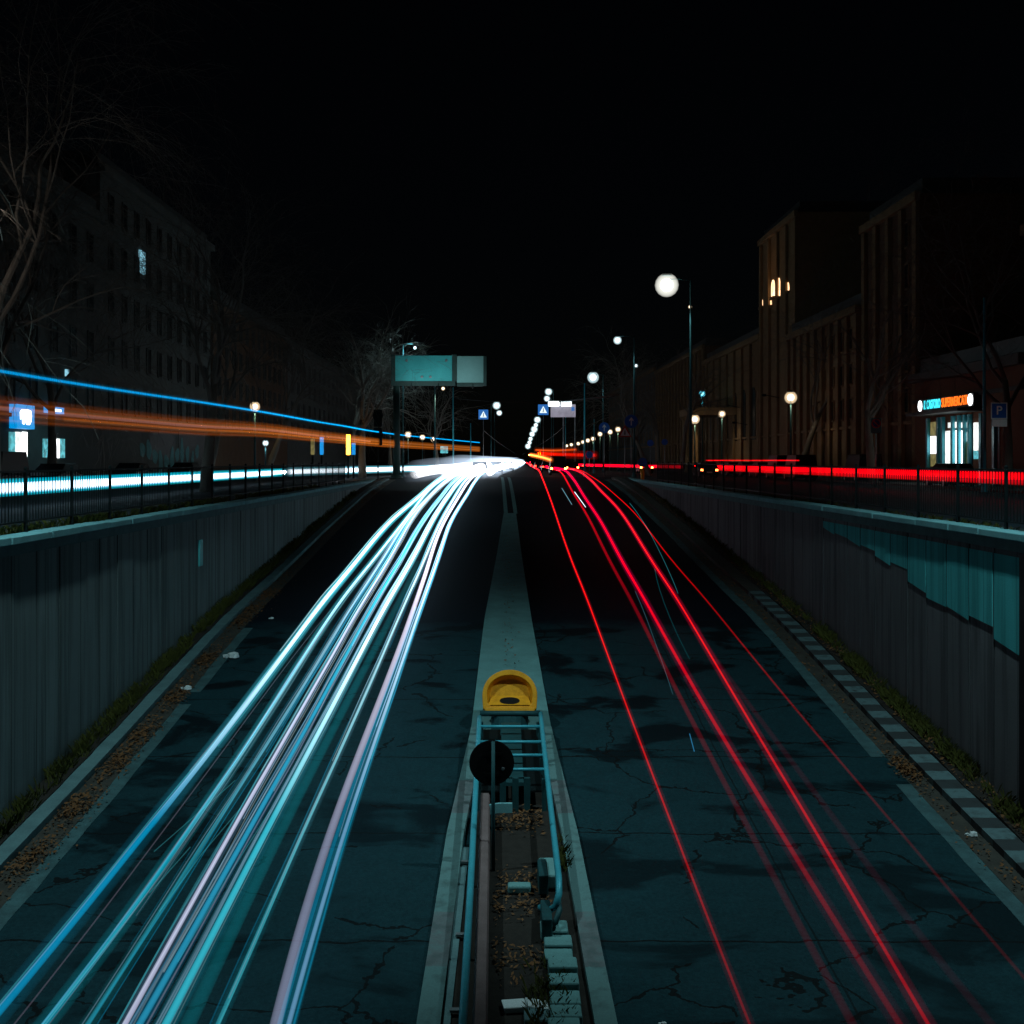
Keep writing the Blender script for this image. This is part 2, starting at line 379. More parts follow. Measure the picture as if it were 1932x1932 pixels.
# streets and pavements on either side of the cutting
def flat(name, x0, x1, y0, y1, z, m): return tag(MB().quad((x0, y0, z), (x1, y0, z), (x1, y1, z), (x0, y1, z)).build(name, m), kind='structure')
def slab(name, x0, x1, y0, y1, z0, z1, m): return tag(MB().box(x0, x1, y0, y1, z0, z1).build(name, m), kind='structure')
flat('side_street', -25, -12.2, -40, 420, -.044, M['street'])
flat('side_street', 13, 26.2, -40, 420, -.044, M['street'])
flat('road', -11.5, 12.2, 114.02, 600, -.044, M['street'])
slab('pavement', -36, -25.02, -40, 420, -.1, .09, M['pave'])
slab('pavement', 26.22, 44, -40, 420, -.1, .09, M['pave'])

# ------------------------------------------------------------------ retaining walls
def wall(side, label):
    s = -1 if side == 'l' else 1; X = XL if s < 0 else XR
    zc = -.03 if s < 0 else .04
    root = thing('retaining_wall', (X, 12, rz(12)), label, 'retaining wall')
    inv = Matrix.Translation(-root.location)
    b = MB(); pitch = 1.42; y0, y1 = 2.84, 108.0
    pts = []; y = y0; rr = random.Random(3)
    while y < y1:                                     # slabs parted by dark V-joints, each slab a touch out of line
        o = rr.uniform(-.012, .012)
        pts += [(y + .02, o), (y + pitch - .03, o), (y + pitch - .005, .05)]; y += pitch
    vs = []
    for (yy, off) in pts:
        x = X + s * off
        vs += [(x, yy, rz(yy) - .3), (x, yy, max(zc - .42, rz(yy) + .05)), (X + s * .5, yy, max(zc - .42, rz(yy) + .05)), (X + s * .5, yy, rz(yy) - .3)]
    k = len(pts)
    fs = [(4*i+j, 4*i+(j+1) % 4, 4*i+4+(j+1) % 4, 4*i+4+j) for i in range(k-1) for j in range(4)] + [(3, 2, 1, 0), (4*k-4, 4*k-3, 4*k-2, 4*k-1)]
    def put(mb, name, m, **kw):
        mb.v = [tuple(Vector(v) - root.location) for v in mb.v]; return mb.build(name, m, root, **kw)
    put(b.add(vs, fs), 'wall_face', M['wall_left' if s < 0 else 'wall_right'])
    lip = MB()
    lip.box(X - s*.07, X + s*.45, y0, y1, zc - .416, zc - .17)
    put(lip, 'string_course', M['kerb'], bevel=.02)
    y = y0; rr = random.Random(5); cp = MB()
    while y < y1 - 1:
        L = rr.uniform(1.7, 2.3); e = min(y + L - .025, y1); dz = rr.uniform(-.012, .012); dx = rr.uniform(-.02, .02)
        cp.box(X - s*.16 + dx, X + s*.46 + dx, y, e, zc - .166, zc + dz); y += L
    put(cp, 'coping', M['cap'], bevel=.02)
    return root, put
wl, _ = wall('l', 'long grey concrete retaining wall with dark vertical joints left of the sunken road')
wr, put = wall('r', 'long concrete retaining wall with a stepped turquoise paint patch, right of the sunken road')
pb = MB(); P0 = XR - .02
zb = [(25.6, -2.6), (27.0, -2.25), (28.4, -2.2), (29.82, -2.15), (31.24, -1.86), (32.66, -1.45), (34.1, -1.38), (35.5, -1.15), (36.9, -1.05), (38.3, -.95), (39.8, -.84), (41.2, -.62)]
for i in range(len(zb)-1):
    a, z0 = zb[i]; b_ = zb[i+1][0]
    pb.prism([(a + .03, z0 + (.04 if i % 2 else -.05)), (b_ - .03, z0 + .12), (b_ - .03, -.5), (a + .03, -.5)], 'x', P0, P0 + .012)
put(pb, 'paint_patch', M['patch'])
pb = MB().box(XR - .03, XR + .05, 25.25, 25.62, rz(25) - .2, -.4); put(pb, 'expansion_joint', M['black'])
# small pale plate on the left wall
c = W(377, 1043, 2200*10.7/(942-377)); p = MB()
p.box(-.03, .02, -.24, .24, -.47, .47)
o = tag(p.build('notice_plate', M['signback'], loc=(XL + .035, c.y, c.z), bevel=.01), 'small blank pale metal plate fixed high on the left retaining wall', 'plate')

# ------------------------------------------------------------------ railings
def railing(X, ys_, zt, label):
    root = thing('railing', (X, ys_[0], 0), label, 'railing')
    Y0 = ys_[0]; L = ys_[1] - ys_[0]
    post = MB().box(-.035, .035, -.035, .035, -.03, zt + .03); post.lathe([(.05, zt+.03), (.05, zt+.05), (.01, zt+.08)], n=8)
    pan = MB()
    pan.box(-.025, .025, .04, L-.04, zt-.06, zt-.01); pan.box(-.02, .02, .04, L-.04, .20, .24)
    k = int(L / .165)
    for i in range(k):
        y = .08 + (L - .16) * i / (k - 1)
        pan.box(-.009, .009, y-.009, y+.009, .243, zt-.063)
    po = post.build('post', M['iron'], root); pa = pan.build('panel', M['iron'], root)
    for i, y in enumerate(ys_):
        if i: q = po.copy(); col.objects.link(q); q.location.y = y - Y0; q.parent = root
        if i and i < len(ys_) - 1: q = pa.copy(); col.objects.link(q); q.location.y = y - Y0; q.parent = root
    return root
railing(-11.05, [15.4 + 2.95*i for i in range(24)], 1.42, 'dark iron picket railing on top of the left retaining wall')
railing(11.8, [12.9 + 2.85*i for i in range(27)], 1.45, 'dark iron picket railing on top of the right retaining wall')

# ------------------------------------------------------------------ grass, weeds and leaf litter (nobody could count them)
def tufts(name, n_, fy, fx, fz, m, hmin, hmax, label):
    b = MB(); rr = random.Random(name + label)
    for _ in range(n_):
        y = fy(rr); x = fx(rr, y); z = fz(x, y); 
        for k in range(rr.randint(5, 12)):
            a = rr.uniform(0, 6.28); h = rr.uniform(hmin, hmax); l = rr.uniform(.3, 1.0) * h; w = rr.uniform(.006, .016)
            bx, by = x + rr.uniform(-.09, .09), y + rr.uniform(-.09, .09); ca, sa = math.cos(a), math.sin(a)
            b.add([(bx - sa*w, by + ca*w, z), (bx + sa*w, by - ca*w, z), (bx + ca*l*.5 + sa*w*.7, by + sa*l*.5 - ca*w*.7, z + h*.7),
                   (bx + ca*l, by + sa*l, z + h)], [(0, 1, 2), (0, 2, 3)])
    return tag(b.build(name, m), label, 'grass', kind='stuff')
clump = lambda rr, c, s: rr.gauss(rr.choice(c), s)
tufts('grass', 520, lambda r: r.uniform(16, 72) if r.random() < .4 else clump(r, (23, 27, 31, 33, 38, 43, 46, 55, 60), 1.2), lambda r, y: -11.22 + r.uniform(-.14, .12), lambda x, y: -.05, M['grass'], .06, .26, 'ragged grass along the foot of the left railing')
tufts('grass', 260, lambda r: r.uniform(20, 80) if r.random() < .5 else clump(r, (25, 30, 44, 52), .9), lambda r, y: 12.0 + r.uniform(-.1, .2), lambda x, y: -.05, M['grass'], .05, .22, 'ragged grass along the foot of the right railing')
tufts('weeds', 900, lambda r: r.uniform(18, 85) if r.random() < .5 else clump(r, (24, 29, 33, 37, 44, 51, 58, 66), 1.1), lambda r, y: r.uniform(-10.66, -10.3), lambda x, y: rz(y) + .18, M['grass'], .06, .36, 'dark weeds at the foot of the left retaining wall')
tufts('weeds', 700, lambda r: r.uniform(20, 80) if r.random() < .35 else clump(r, (25, 28.5, 31, 33, 36.5, 40), .6), lambda r, y: r.uniform(10.98, 11.4), lambda x, y: rz(y) + .18, M['grass'], .06, .34, 'dark weeds at the foot of the right retaining wall')
tufts('grass', 120, lambda r: clump(r, (16.6, 17.3, 18.6, 23.4, 17.8), .35), lambda r, y: r.uniform(.45, 1.15) if y < 20 else 1.32, lambda x, y: rz(y) + .06, M['grass'], .05, .24, 'grass tufts growing in the median channel')
def leaves(n_, fy, fx, h, label, size=.05):
    b = MB(); rr = random.Random(label)
    for _ in range(n_):
        y = fy(rr); x = fx(rr, y); z = rz(y) + h + abs(rr.gauss(0, .03)); s = rr.uniform(.5, 1.3) * size
        a = rr.uniform(0, 6.28); u = Vector((math.cos(a), math.sin(a), rr.uniform(-.5, .5))) * s; v = Vector((-math.sin(a), math.cos(a), rr.uniform(-.5, .5))) * s * .7
        c = Vector((x, y, z + .02)); t = Vector((0, 0, s * rr.uniform(.1, .5)))
        b.add([c - u, c - v*.6, c + u + t, c + v*.6 + t], [(0, 1, 2), (0, 2, 3)])
    return tag(b.build('leaf_litter', M['leafdead']), label, 'fallen leaves', kind='stuff')
leaves(5200, lambda r: r.uniform(18, 95) if r.random() < .45 else clump(r, (23.5, 26.2, 29, 31, 34.2, 38, 43, 45, 48), .55), lambda r, y: -9.5 + r.gauss(0, .2), .01, 'brown fallen leaves heaped in the left gutter')
leaves(3600, lambda r: r.uniform(18, 95), lambda r, y: r.uniform(10.8, 11.4), .2, 'brown fallen leaves on the soil by the right wall')
leaves(1500, lambda r: r.gauss(28.5, .5) if r.random() < .3 else r.uniform(18, 90), lambda r, y: 9.95 + r.gauss(0, .16), .01, 'brown fallen leaves in the right gutter')
leaves(700, lambda r: clump(r, (21.5, 22.4, 25.3, 25.6, 19.6), .35), lambda r, y: r.uniform(-.1, .95), .03, 'brown fallen leaves in the median channel')
leaves(260, lambda r: r.uniform(30, 64), lambda r, y: .35 + r.gauss(0, .16), .09, 'brown leaves on the pale tip of the median', .045)

# ------------------------------------------------------------------ median
ML = np.array([(8, -1.3), (17.9, -1.24), (24.5, -1.11), (31, -.76), (43, -.55), (58.5, -.1), (74, .28)])
MR_ = np.array([(8, 1.85), (17.9, 1.77), (24.5, 1.66), (31, 1.40), (43, 1.19), (58.5, 1.1), (74, 1.06)])
ml = lambda y: float(np.interp(y, ML[:, 0], ML[:, 1])); mr_ = lambda y: float(np.interp(y, MR_[:, 0], MR_[:, 1]))
med = thing('traffic_island', (0, 30, rz(30)), 'pale tapering concrete median splitting the two carriageways, dirt channel inside', 'traffic island')
def mpart(name, y0, y1, fx, h0, h1, m, wob=0):
    o = strip(name, 0, 0, y0, y1, h0, h1, m, step=.5, wob=wob, fx=fx); del o['kind']
    for v in o.data.vertices: v.co = v.co - med.location
    o.parent = med; return o
mpart('kerb_border', 8, 31.2, lambda y: (ml(y), ml(y) + .36), -.1, .15, M['median_band'])
mpart('inner_kerb', 8, 24, lambda y: (ml(y) + .363, ml(y) + .5), -.1, .07, M['kerb'])
mpart('kerb_border', 8, 31.2, lambda y: (mr_(y) - .34, mr_(y)), -.1, .15, M['median_band'])
mpart('channel_floor', 8, 31.2, lambda y: (ml(y) + .505, mr_(y) - .345), -.1, .035, M['soil'])
nose = mpart('tapered_tip', 31.203, 74, lambda y: (ml(y), mr_(y)), -.1, .085, M['concrete'])
cb = MB(); rr = random.Random(12)                    # loose stone blocks edging the channel on the right
bl = thing('stone_edging', (1.2, 18, rz(18)), 'broken row of square stone blocks edging the median channel on its right', 'stone edging')
y = 14.6
while y < 20.3:
    L = rr.uniform(.42, .6); x = 1.0 + rr.uniform(-.04, .04); z = rz(y)
    s = MB().box(-.24, .24, 0, L - .04, 0, .2 + rr.uniform(-.05, .05))
    s.build('block', M['concrete'], bl, bevel=.03, loc=(x - 1.2, y - 18, z - rz(18) + .02)); 
    if y < 17.6: MB().box(-.19, .19, 0, L - .05, 0, .13).build('block', M['kerb'], bl, bevel=.03, loc=(x - 1.2 - .45, y - 18, z - rz(18) + .02))
    y += L
for (x, y, sx, sy, h) in ((.38, 22.1, .22, .13, .16), (.98, 22.6, .2, .5, .28)):
    tag(MB().box(-sx, sx, -sy, sy, 0, h).build('concrete_block', M['concrete'], loc=(x, y, rz(y) + .03), bevel=.04),
        'grey concrete block lying between the rails of the crash barrier' if h > .2 else 'small pale rubble block lying in the middle of the median channel', 'block')
# crash barrier: two pipes, rungs at the far end, rusty beam on the left, end bend, plates and posts
cbr = thing('crash_barrier', (.28, 26, rz(26)), 'blue grey pipe crash barrier with ladder rungs along the median channel', 'crash barrier')
def rel(mb, name, m, parent=None, root=cbr, **kw):
    mb.v = [tuple(Vector(v) - root.location) for v in mb.v]; return mb.build(name, m, parent or root, **kw)
pz = lambda y, h=.8: rz(y) + h
rel(MB().tube([(-.51, y, pz(y)) for y in np.arange(10, 30.4, .5)], .062, 12), 'pipe_rail', M['pipe'], smooth=True)
pp = [(1.07, y, pz(y)) for y in np.arange(30.3, 21.2, -.5)]
yb = pp[-1][1]
pp += [(1.07, yb - .35, pz(yb, .76)), (1.06, yb - .62, pz(yb, .6)), (1.0, yb - .7, pz(yb, .42)), (.9, yb - .55, pz(yb, .28)), (.74, yb - .25, pz(yb, .22))]
rel(MB().tube(pp, .06, 12), 'pipe_rail', M['pipe'], smooth=True)
rel(MB().tube([(1.05, yb - .3, pz(yb, .45)), (1.06, yb - .75, pz(yb, .36)), (.98, yb - .95, pz(yb, .22)), (.8, yb - .75, pz(yb, .08))], .055, 10), 'end_bend', M['darksteel'], smooth=True)
bm_ = MB()
ysb = np.arange(10, 25.6, .5)
prof = [(-.36, .56), (-.33, .61), (-.17, .61), (-.14, .56), (-.14, .3), (-.36, .3)]
vs = [(x - .004*(y-10), y, rz(y) + h) for y in ysb for x, h in prof]; k = len(prof)
bm_.add(vs, [(i*k+j, i*k+(j+1) % k, (i+1)*k+(j+1) % k, (i+1)*k+j) for i in range(len(ysb)-1) for j in range(k)] + [tuple(range(k)), tuple(range((len(ysb)-1)*k, len(ysb)*k))])
rel(bm_, 'guard_beam', M['rust'])
for y in (30.3, 29.3, 28.2, 27.3, 26.4):
    rel(MB().tube([(-.5, y, pz(y)), (1.06, y, pz(y))], .04 if y < 30 else .075, 8), 'rung', M['pipe'] if y < 30 else M['darksteel'], smooth=True)
for x0, x1 in ((.05, .55),):
    b = MB(); b.add([(x, y, rz(y) + h) for y in (26.2, 30.25) for x, h in ((x0, .5), (x1, .5), (x1, .58), (x0, .58))], [(0, 1, 2, 3), (7, 6, 5, 4)] + [(i, (i+1) % 4, 4+(i+1) % 4, 4+i) for i in range(4)])
    rel(b, 'centre_plate', M['darksteel'])
for y in (26.0, 27.3, 28.5, 29.8):
    for x in (-.46, 1.0):
        rel(MB().box(x-.05, x+.05, y-.06, y+.06, rz(y), rz(y) + .74), 'post', M['darksteel'])
for x0, x1 in ((-.43, .03), (.57, .98)):
    b = MB(); b.add([(x, y, rz(y) + h) for y in (26.2, 30.25) for x, h in ((x0, .36), (x1, .36), (x1, .4), (x0, .4))], [(0, 1, 2, 3), (7, 6, 5, 4)] + [(i, (i+1) % 4, 4+(i+1) % 4, 4+i) for i in range(4)])
    rel(b, 'side_plate', M['iron'])
for y in (14.6, 16.1, 17.9, 20.3, 23.2):
    rel(MB().box(-.76, -.6, y-.05, y+.05, rz(y) + .1, rz(y) + .14), 'bracket', M['galv'])
for x in (.08, .36, .62):
    rel(MB().box(x-.07, x+.07, 25.9, 26.0, rz(26), rz(26) + .78), 'upright_plate', M['darksteel'], bevel=.01)
for y in (11.5, 14.2, 16.9, 19.6, 22.3, 24.6):
    rel(MB().box(-.30, -.2, y-.05, y+.05, rz(y), rz(y) + .297), 'post', M['darksteel'])
    rel(MB().tube([(-.51, y, rz(y) + .02), (-.51, y, pz(y) - .05)], .035, 8), 'post', M['darksteel'])
for y in (20.6, 22.3):
    rel(MB().box(.74, .92, y-.45, y+.45, rz(y) + .05, rz(y) + .42), 'foot_box', M['darksteel'], bevel=.02)
b = MB(); arc = [(-.42, .42), (-.36, .52), (-.2, .6), (.0, .63), (.28, .63)]
b.add([(x, y, rz(24.9) + h - k) for y, k in ((24.85, 0), (25.0, .02), (25.0, .2), (24.85, .2)) for x, h in arc], [(r*5+i, r*5+i+1, ((r+1) % 4)*5+i+1, ((r+1) % 4)*5+i) for r in range(4) for i in range(4)] + [(0, 5, 10, 15), (4, 9, 14, 19)])
rel(b, 'beam_end', M['cap'])
# yellow hood at the front of the barrier
hood = thing('crash_cushion_nose', (.28, 31.0, rz(31)), 'yellow hollow rounded plastic nose with a dark hole, capping the crash barrier', 'crash cushion')
def arch(w, top, bot, n_=22):
    p = []
    for i in range(n_ + 1):
        a = math.pi * i / n_
        p.append((w * math.cos(a) * (1 if True else 1), bot + (top - bot) * (.36 + .64 * math.sin(a) ** .9)))
    return [(w*.86, bot)] + [(w*.97, bot + .08)] + p + [(-w*.97, bot + .08), (-w*.86, bot)]
o_, i_, bk = arch(.735, 1.72, .62), arch(.60, 1.58, .76), arch(.54, 1.50, .84)
b = MB(); n = len(o_)
rings = [(o_, .75), (o_, .02), ([(x*.985, z) for x, z in o_], 0.0), ([(x*1.02, z) for x, z in i_], 0.0), (i_, .03), (bk, .26)]
vs = [(x, y, z) for prof, y in rings for x, z in prof]
fs = [(r*n+j, r*n+(j+1) % n, (r+1)*n+(j+1) % n, (r+1)*n+j) for r in range(len(rings)-1) for j in range(n)] + [tuple(range(n)), tuple((len(rings)-1)*n+j for j in range(n))]
b.add(vs, fs).build('hood_shell', M['yellow'], hood, smooth=False, bevel=.012)
MB().prism([(-.66, .6), (.66, .6), (.66, .72), (-.66, .72)], 'y', -.06, .06).build('lower_lip', M['yellow'], hood, bevel=.03)
fl = MB(); fl.add([(-.56, .03, .79), (.56, .03, .79), (.5, .255, 1.06), (-.5, .255, 1.06)], [(0, 1, 2, 3)]); fl.build('hood_floor', M['yellow'], hood)
hole = MB(); hole.add([(.27*math.cos(a), .125 + .085*math.sin(a), .912 + .102*math.sin(a)) for a in np.linspace(0, 2*math.pi, 25)[:-1]], [tuple(range(24))])
hole.build('drain_hole', M['black'], hood)
hood.rotation_euler.x = R(-18); hood.location.y = 30.75; hood.location.z = rz(31) + .05
MB().lathe([(.5, 0), (.5, .62)], (0, .45, 0), 20).build('support', M['darksteel'], hood)
# round sign seen from behind
rs = thing('road_sign', (-.1, 23.0, rz(23)), 'black back of a round road sign on a thin post beside the median rails', 'road sign')
zc = 2.15
MB().lathe([(.43, -.012), (.445, -.006), (.445, .012), (.43, .018)], (-.05, .06, zc), 40, 'y').build('sign_disc', M['black'], rs)
MB().tube([(-.02, 0, 0), (-.02, 0, 2.58)], .038, 12).build('post', M['darksteel'], rs, smooth=True)
MB().box(-.2, .16, .03, .05, zc+.14, zc+.2).box(-.2, .16, .03, .05, zc-.26, zc-.2).build('clamp', M['black'], rs)
MB().lathe([(.035, 0), (.03, -.012), (.008, -.018)], (.17, .048, zc-.12), 12, 'y').build('bolt', M['galv'], rs)
# litter
fbp = on_road(985, 1896, .1)
fb = thing('food_box', fbp - Vector((0, 0, .06)), 'open white foam food box lying in the median channel', 'litter', rot=.15)
MB().prism([(-.28, 0), (.02, 0), (.06, .1), (-.31, .1)], 'y', -.14, .15).build('tray', M['litter'], fb, bevel=.02)
MB().prism([(.065, .05), (.4, .0), (.42, .03), (.07, .11)], 'y', -.15, .16).build('lid', M['litter'], fb, bevel=.015)
for i, (px, py, s, lab) in enumerate(((440, 1240, .19, 'crumpled pale paper bag lying at the left gutter edge'), (354, 1299, .12, 'small pale scrap of paper in the left gutter leaves'),
        (1836, 1574, .09, 'pale drink cup lying in the right gutter'), (1252, 1930, .05, 'tiny pale scrap lying on the right carriageway'), (513, 1166, .07, 'tiny bright bottle cap near the left edge line'))):
    p = on_road(px, py, .04); b = MB(); rr = random.Random(i)
    b.lathe([(s*.3, 0), (s*.9, s*.2), (s*.8, s*.9), (s*.3, s*1.1)], n=9); b.lathe([(s*.2, 0), (s*.6, s*.2), (s*.45, s*.6), (s*.1, s*.7)], (s*-1.2, .02, 0), 8)
    b.v = [(x + rr.uniform(-.2, .2)*s, y + rr.uniform(-.2, .2)*s, z) for x, y, z in b.v]
    tag(b.build('litter', M['litter'], loc=p - Vector((0, 0, .04)), bevel=0), lab, 'litter')

# ------------------------------------------------------------------ light streaks left by the traffic: luminous tubes in the air above the lanes
def catmull(pts, sub=6):
    out = []; P = [pts[0]] + list(pts) + [pts[-1]]
    for i in range(1, len(P) - 2):
        for k in range(sub):
            t = k / sub; a, b, c, d = P[i-1], P[i], P[i+1], P[i+2]
            out.append(.5 * ((2*b) + (c - a)*t + (2*a - 5*b + 4*c - d)*t*t + (3*b - a - 3*c + d)*t**3))
    out.append(P[-2]); return out
def streak(px, h, r, near, far, label, tail=None, halo=None, flat=None, y0=20, y1=80, group='headlight streaks on the left carriageway', cat='light trail', gain=(2.5, 3.2), fil=0):
    pts = [on_road(x, y, h) for x, y in px]
    pts.sort(key=lambda p: p.y)
    pts = [p for p in pts if p.y < 92]
    ds = np.array([p.y for p in pts]); xs = np.array([p.x for p in pts])
    deg = 4 if len(pts) > 9 else 3 if len(pts) > 6 else min(2, len(pts) - 1)
    w = 1 / ds                                        # nearer points were read more precisely
    c = np.polyfit(ds, xs, deg, w=w)
    keep = [Vector((float(np.polyval(c, d)), d, rz(d) + h)) for d in np.linspace(ds.min(), ds.max(), max(2, int((ds.max() - ds.min()) / 2.2) + 1))]
    for x, d in (tail or []): keep.append(Vector(((x - VX) * d / F, d, rz(d) + h)))
    ka = np.array([p.y for p in keep]); kx = np.array([p.x for p in keep])
    L = np.linspace(math.log(ka[0]), math.log(ka[-1]), 110 if tail else 40); xx = np.interp(np.exp(L), ka, kx)
    if tail:
        w_ = 5; pad = np.concatenate([xx[0] - (xx[w_:0:-1] - xx[0]), xx, xx[-1] + (xx[-1] - xx[-2:-w_-2:-1])])
        xx = np.convolve(pad, np.hanning(2*w_+3)[1:-1] / np.hanning(2*w_+3)[1:-1].sum(), 'valid')
    path = [Vector((float(x), math.exp(l), rz(math.exp(l)) + h)) for x, l in zip(xx, L)]
    k1, k2 = (2.1, 3.0) if 'right carriageway' in group else gain
    if 'tail light' in group: near = (near[0], 0, near[2] * .08); far = (far[0], far[1], far[2] * .04)
    near = tuple(v * k1 for v in near); far = tuple(v * k2 for v in far)
    if halo and 'left' in group: fil = 8
    r *= .62 if 'tail light' in group else .86
    if halo: halo = (halo[0] * 1.0, tuple(v * k1 * .45 for v in halo[1]), tuple(v * k2 * .5 for v in halo[2]))
    o = MB().tube(path, r, 12, flat=flat).build('light_trail', glow(near, far, y0, y1), smooth=True)
    tag(o, label, cat, group)
    rr = random.Random(label)
    for i in range(fil):                              # fine filaments running beside the core
        ox, oz = rr.choice((-1, 1)) * rr.uniform(r * .9, r * 2.6), rr.uniform(-.08, .12); c_ = rr.choice(((.1, .75, .9), (.5, .75, 1.0), (.55, .5, .65), (.0, .5, .9), (.8, 1.0, 1.0)))
        a = rr.uniform(0, .35) * rr.choice((0, 1)); b_ = rr.uniform(.75, 1.0)
        n_ = len(path); ph = rr.uniform(0, 6)
        sp_l = [p + Vector((ox + .012 * math.sin(ph + p.y * .5), 0, oz + .015 * math.sin(ph * 2 + p.y * .8))) for p in path[int(a * n_):int(b_ * n_)]]
        k_ = rr.uniform(1.0, 3.2)
        MB().tube(sp_l, rr.uniform(.009, .018), 8).build('filament', glow(tuple(v * k_ for v in c_), tuple(v * k_ * 2.5 for v in c_), y0, y1), o, smooth=True)
    if halo:
        hr, hn, hf = halo
        MB().tube(path, hr, 12, flat=flat).build('soft_glow', glow(hn, hf, y0, y1), o, smooth=True)
    return o
LT = lambda a: [(a, 98), (a*.76 + 984*.24, 115), (a*.5 + 984*.5, 150), (a*.3 + 986*.7, 210), (a*.14 + 988*.86, 320), (989, 480)]
B1, B2, WH, LI, TE = (.01, .30, .62), (.04, .50, .75), (.42, .62, .85), (.45, .42, .58), (.0, .22, .26)
streak([(-45,1960),(0,1907),(106,1777),(186,1674),(292,1546),(382,1445),(456,1335),(547,1218),(594,1160),(655,1078),(698,1022),(741,983),(784,944)], .62, .075, (.0, .32, .62), (1.3, 1.7, 1.8),
       'leftmost broad blue streak of headlight on the left carriageway', LT(838), (.2, (.0, .03, .05), (.02, .16, .2)), y0=24, y1=46)
streak([(0,1965),(29,1932),(170,1745),(345,1525),(417,1419),(480,1335),(555,1237),(625,1150)], .62, .016, (.35, .3, .42), (.0, .3, .35), 'hair thin mauve streak just right of the leftmost headlight streak')
streak([(52,1970),(85,1932),(218,1764),(319,1626),(380,1530),(452,1419),(510,1335),(590,1214),(655,1125),(709,1047),(763,983),(800,931)], .62, .055, (.0, .42, .62), (.7, 1.1, 1.3),
       'second blue headlight streak from the left wall', LT(844), (.15, (.0, .07, .09), (.02, .15, .18)), y0=22, y1=60)
streak([(140,1970),(165,1932),(266,1780),(359,1629),(425,1525),(491,1419),(545,1335),(612,1235),(676,1130),(720,1048),(763,994),(806,940)], .62, .045, (.03, .32, .4), (.7, .9, 1.1),
       'dim teal headlight streak left of the white one', LT(851), (.12, (.0, .05, .06), (.05, .12, .16)), y0=22, y1=60)
streak([(212,1972),(236,1932),(319,1788),(393,1645),(452,1533),(511,1435),(575,1335),(633,1229),(687,1134),(730,1056),(774,989),(817,931)], .62, .05, (.95, .95, 1.3), (.6, .7, .95),
       'white lilac headlight streak in the middle of the left carriageway', LT(858), (.1, (.05, .1, .16), (.08, .14, .2)), y0=22, y1=60)
streak([(238,1972),(262,1932),(345,1799),(416,1663),(478,1546),(540,1435),(599,1335),(655,1235),(698,1155),(741,1082),(784,1004),(828,944)], .6, .06, (.03, .42, .66), (.06, .7, .85),
       'saturated azure headlight streak hugging the white lilac one', LT(866), (.14, (.0, .06, .12), (.0, .16, .22)), y0=30, y1=60)
streak([(290,1975),(313,1932),(377,1807),(426,1720),(482,1601),(538,1497),(590,1407),(627,1335),(676,1238),(720,1155),(763,1082),(784,1045),(828,961)], .62, .07, (.05, .6, .75), (1.5, 1.9, 2.0),
       'thick white cyan headlight streak, brightest of the left carriageway', LT(877), (.17, (.0, .08, .11), (.04, .2, .25)), y0=24, y1=44)
streak([(330,1985),(355,1932),(439,1752),(525,1573),(590,1452),(648,1340),(720,1199),(763,1112),(789,1058)], .7, .15, (.0, .12, .145), (.0, .0, .0), 'broad faint teal band beside the thick white cyan streak', flat=.3, y0=20, y1=58)
streak([(393,1972),(412,1932),(488,1752),(568,1577),(612,1486),(650,1400),(676,1335),(720,1238),(763,1145),(795,1069),(828,989)], .62, .042, (.05, .5, .62), (.9, 1.2, 1.3),
       'narrow pale cyan headlight streak right of the teal band', LT(885), (.1, (.0, .06, .08), (.1, .16, .2)), y0=20, y1=55)
streak([(508,1975),(522,1932),(566,1752),(601,1633),(633,1540),(665,1465),(707,1335),(752,1231),(784,1145),(806,1069),(832,994)], .66, .105, (.20, .22, .33), (.6, .55, .68),
       'wide dusty lilac headlight streak near the median', LT(893), None, y0=22, y1=50, flat=.8)
streak([(532,1975),(548,1932),(590,1752),(620,1659),(655,1553),(694,1443),(730,1335),(763,1238),(795,1145),(817,1073),(836,1019),(858,975),(876,942)], .62, .045, (.26, .5, .82), (1.3, 1.5, 1.7),
       'rightmost pale blue headlight streak, closest to the median', LT(903), (.12, (.0, .1, .16), (.06, .16, .22)), y0=24, y1=55)
streak([(515,1970),(530,1932),(578,1752),(643,1553),(718,1335),(752,1240),(785,1145)], .62, .05, (.0, .2, .36), (.0, .3, .45), 'dim blue filament between the lilac and rightmost headlight streaks')
for i, (pp, lab) in enumerate((
    ([(290,1607),(312,1590),(335,1568),(360,1540),(400,1500),(436,1478),(442,1472)], 'curled cyan wisp crossing the second headlight streak'),
    ([(282,1685),(300,1668),(330,1640),(352,1606),(361,1598)], 'short hooked cyan wisp between the second and third headlight streaks'),
    ([(335,1815),(372,1752),(425,1660),(490,1560),(510,1528)], 'thin straight cyan wisp beside the azure streak'),
    ([(300,1720),(360,1640),(420,1560),(455,1525)], 'thin cyan wisp just left of the white lilac streak'))):
    streak(pp, .9, .014, (.1, .7, .8), (.1, .7, .8), lab, group='cyan wisps among the headlight streaks')
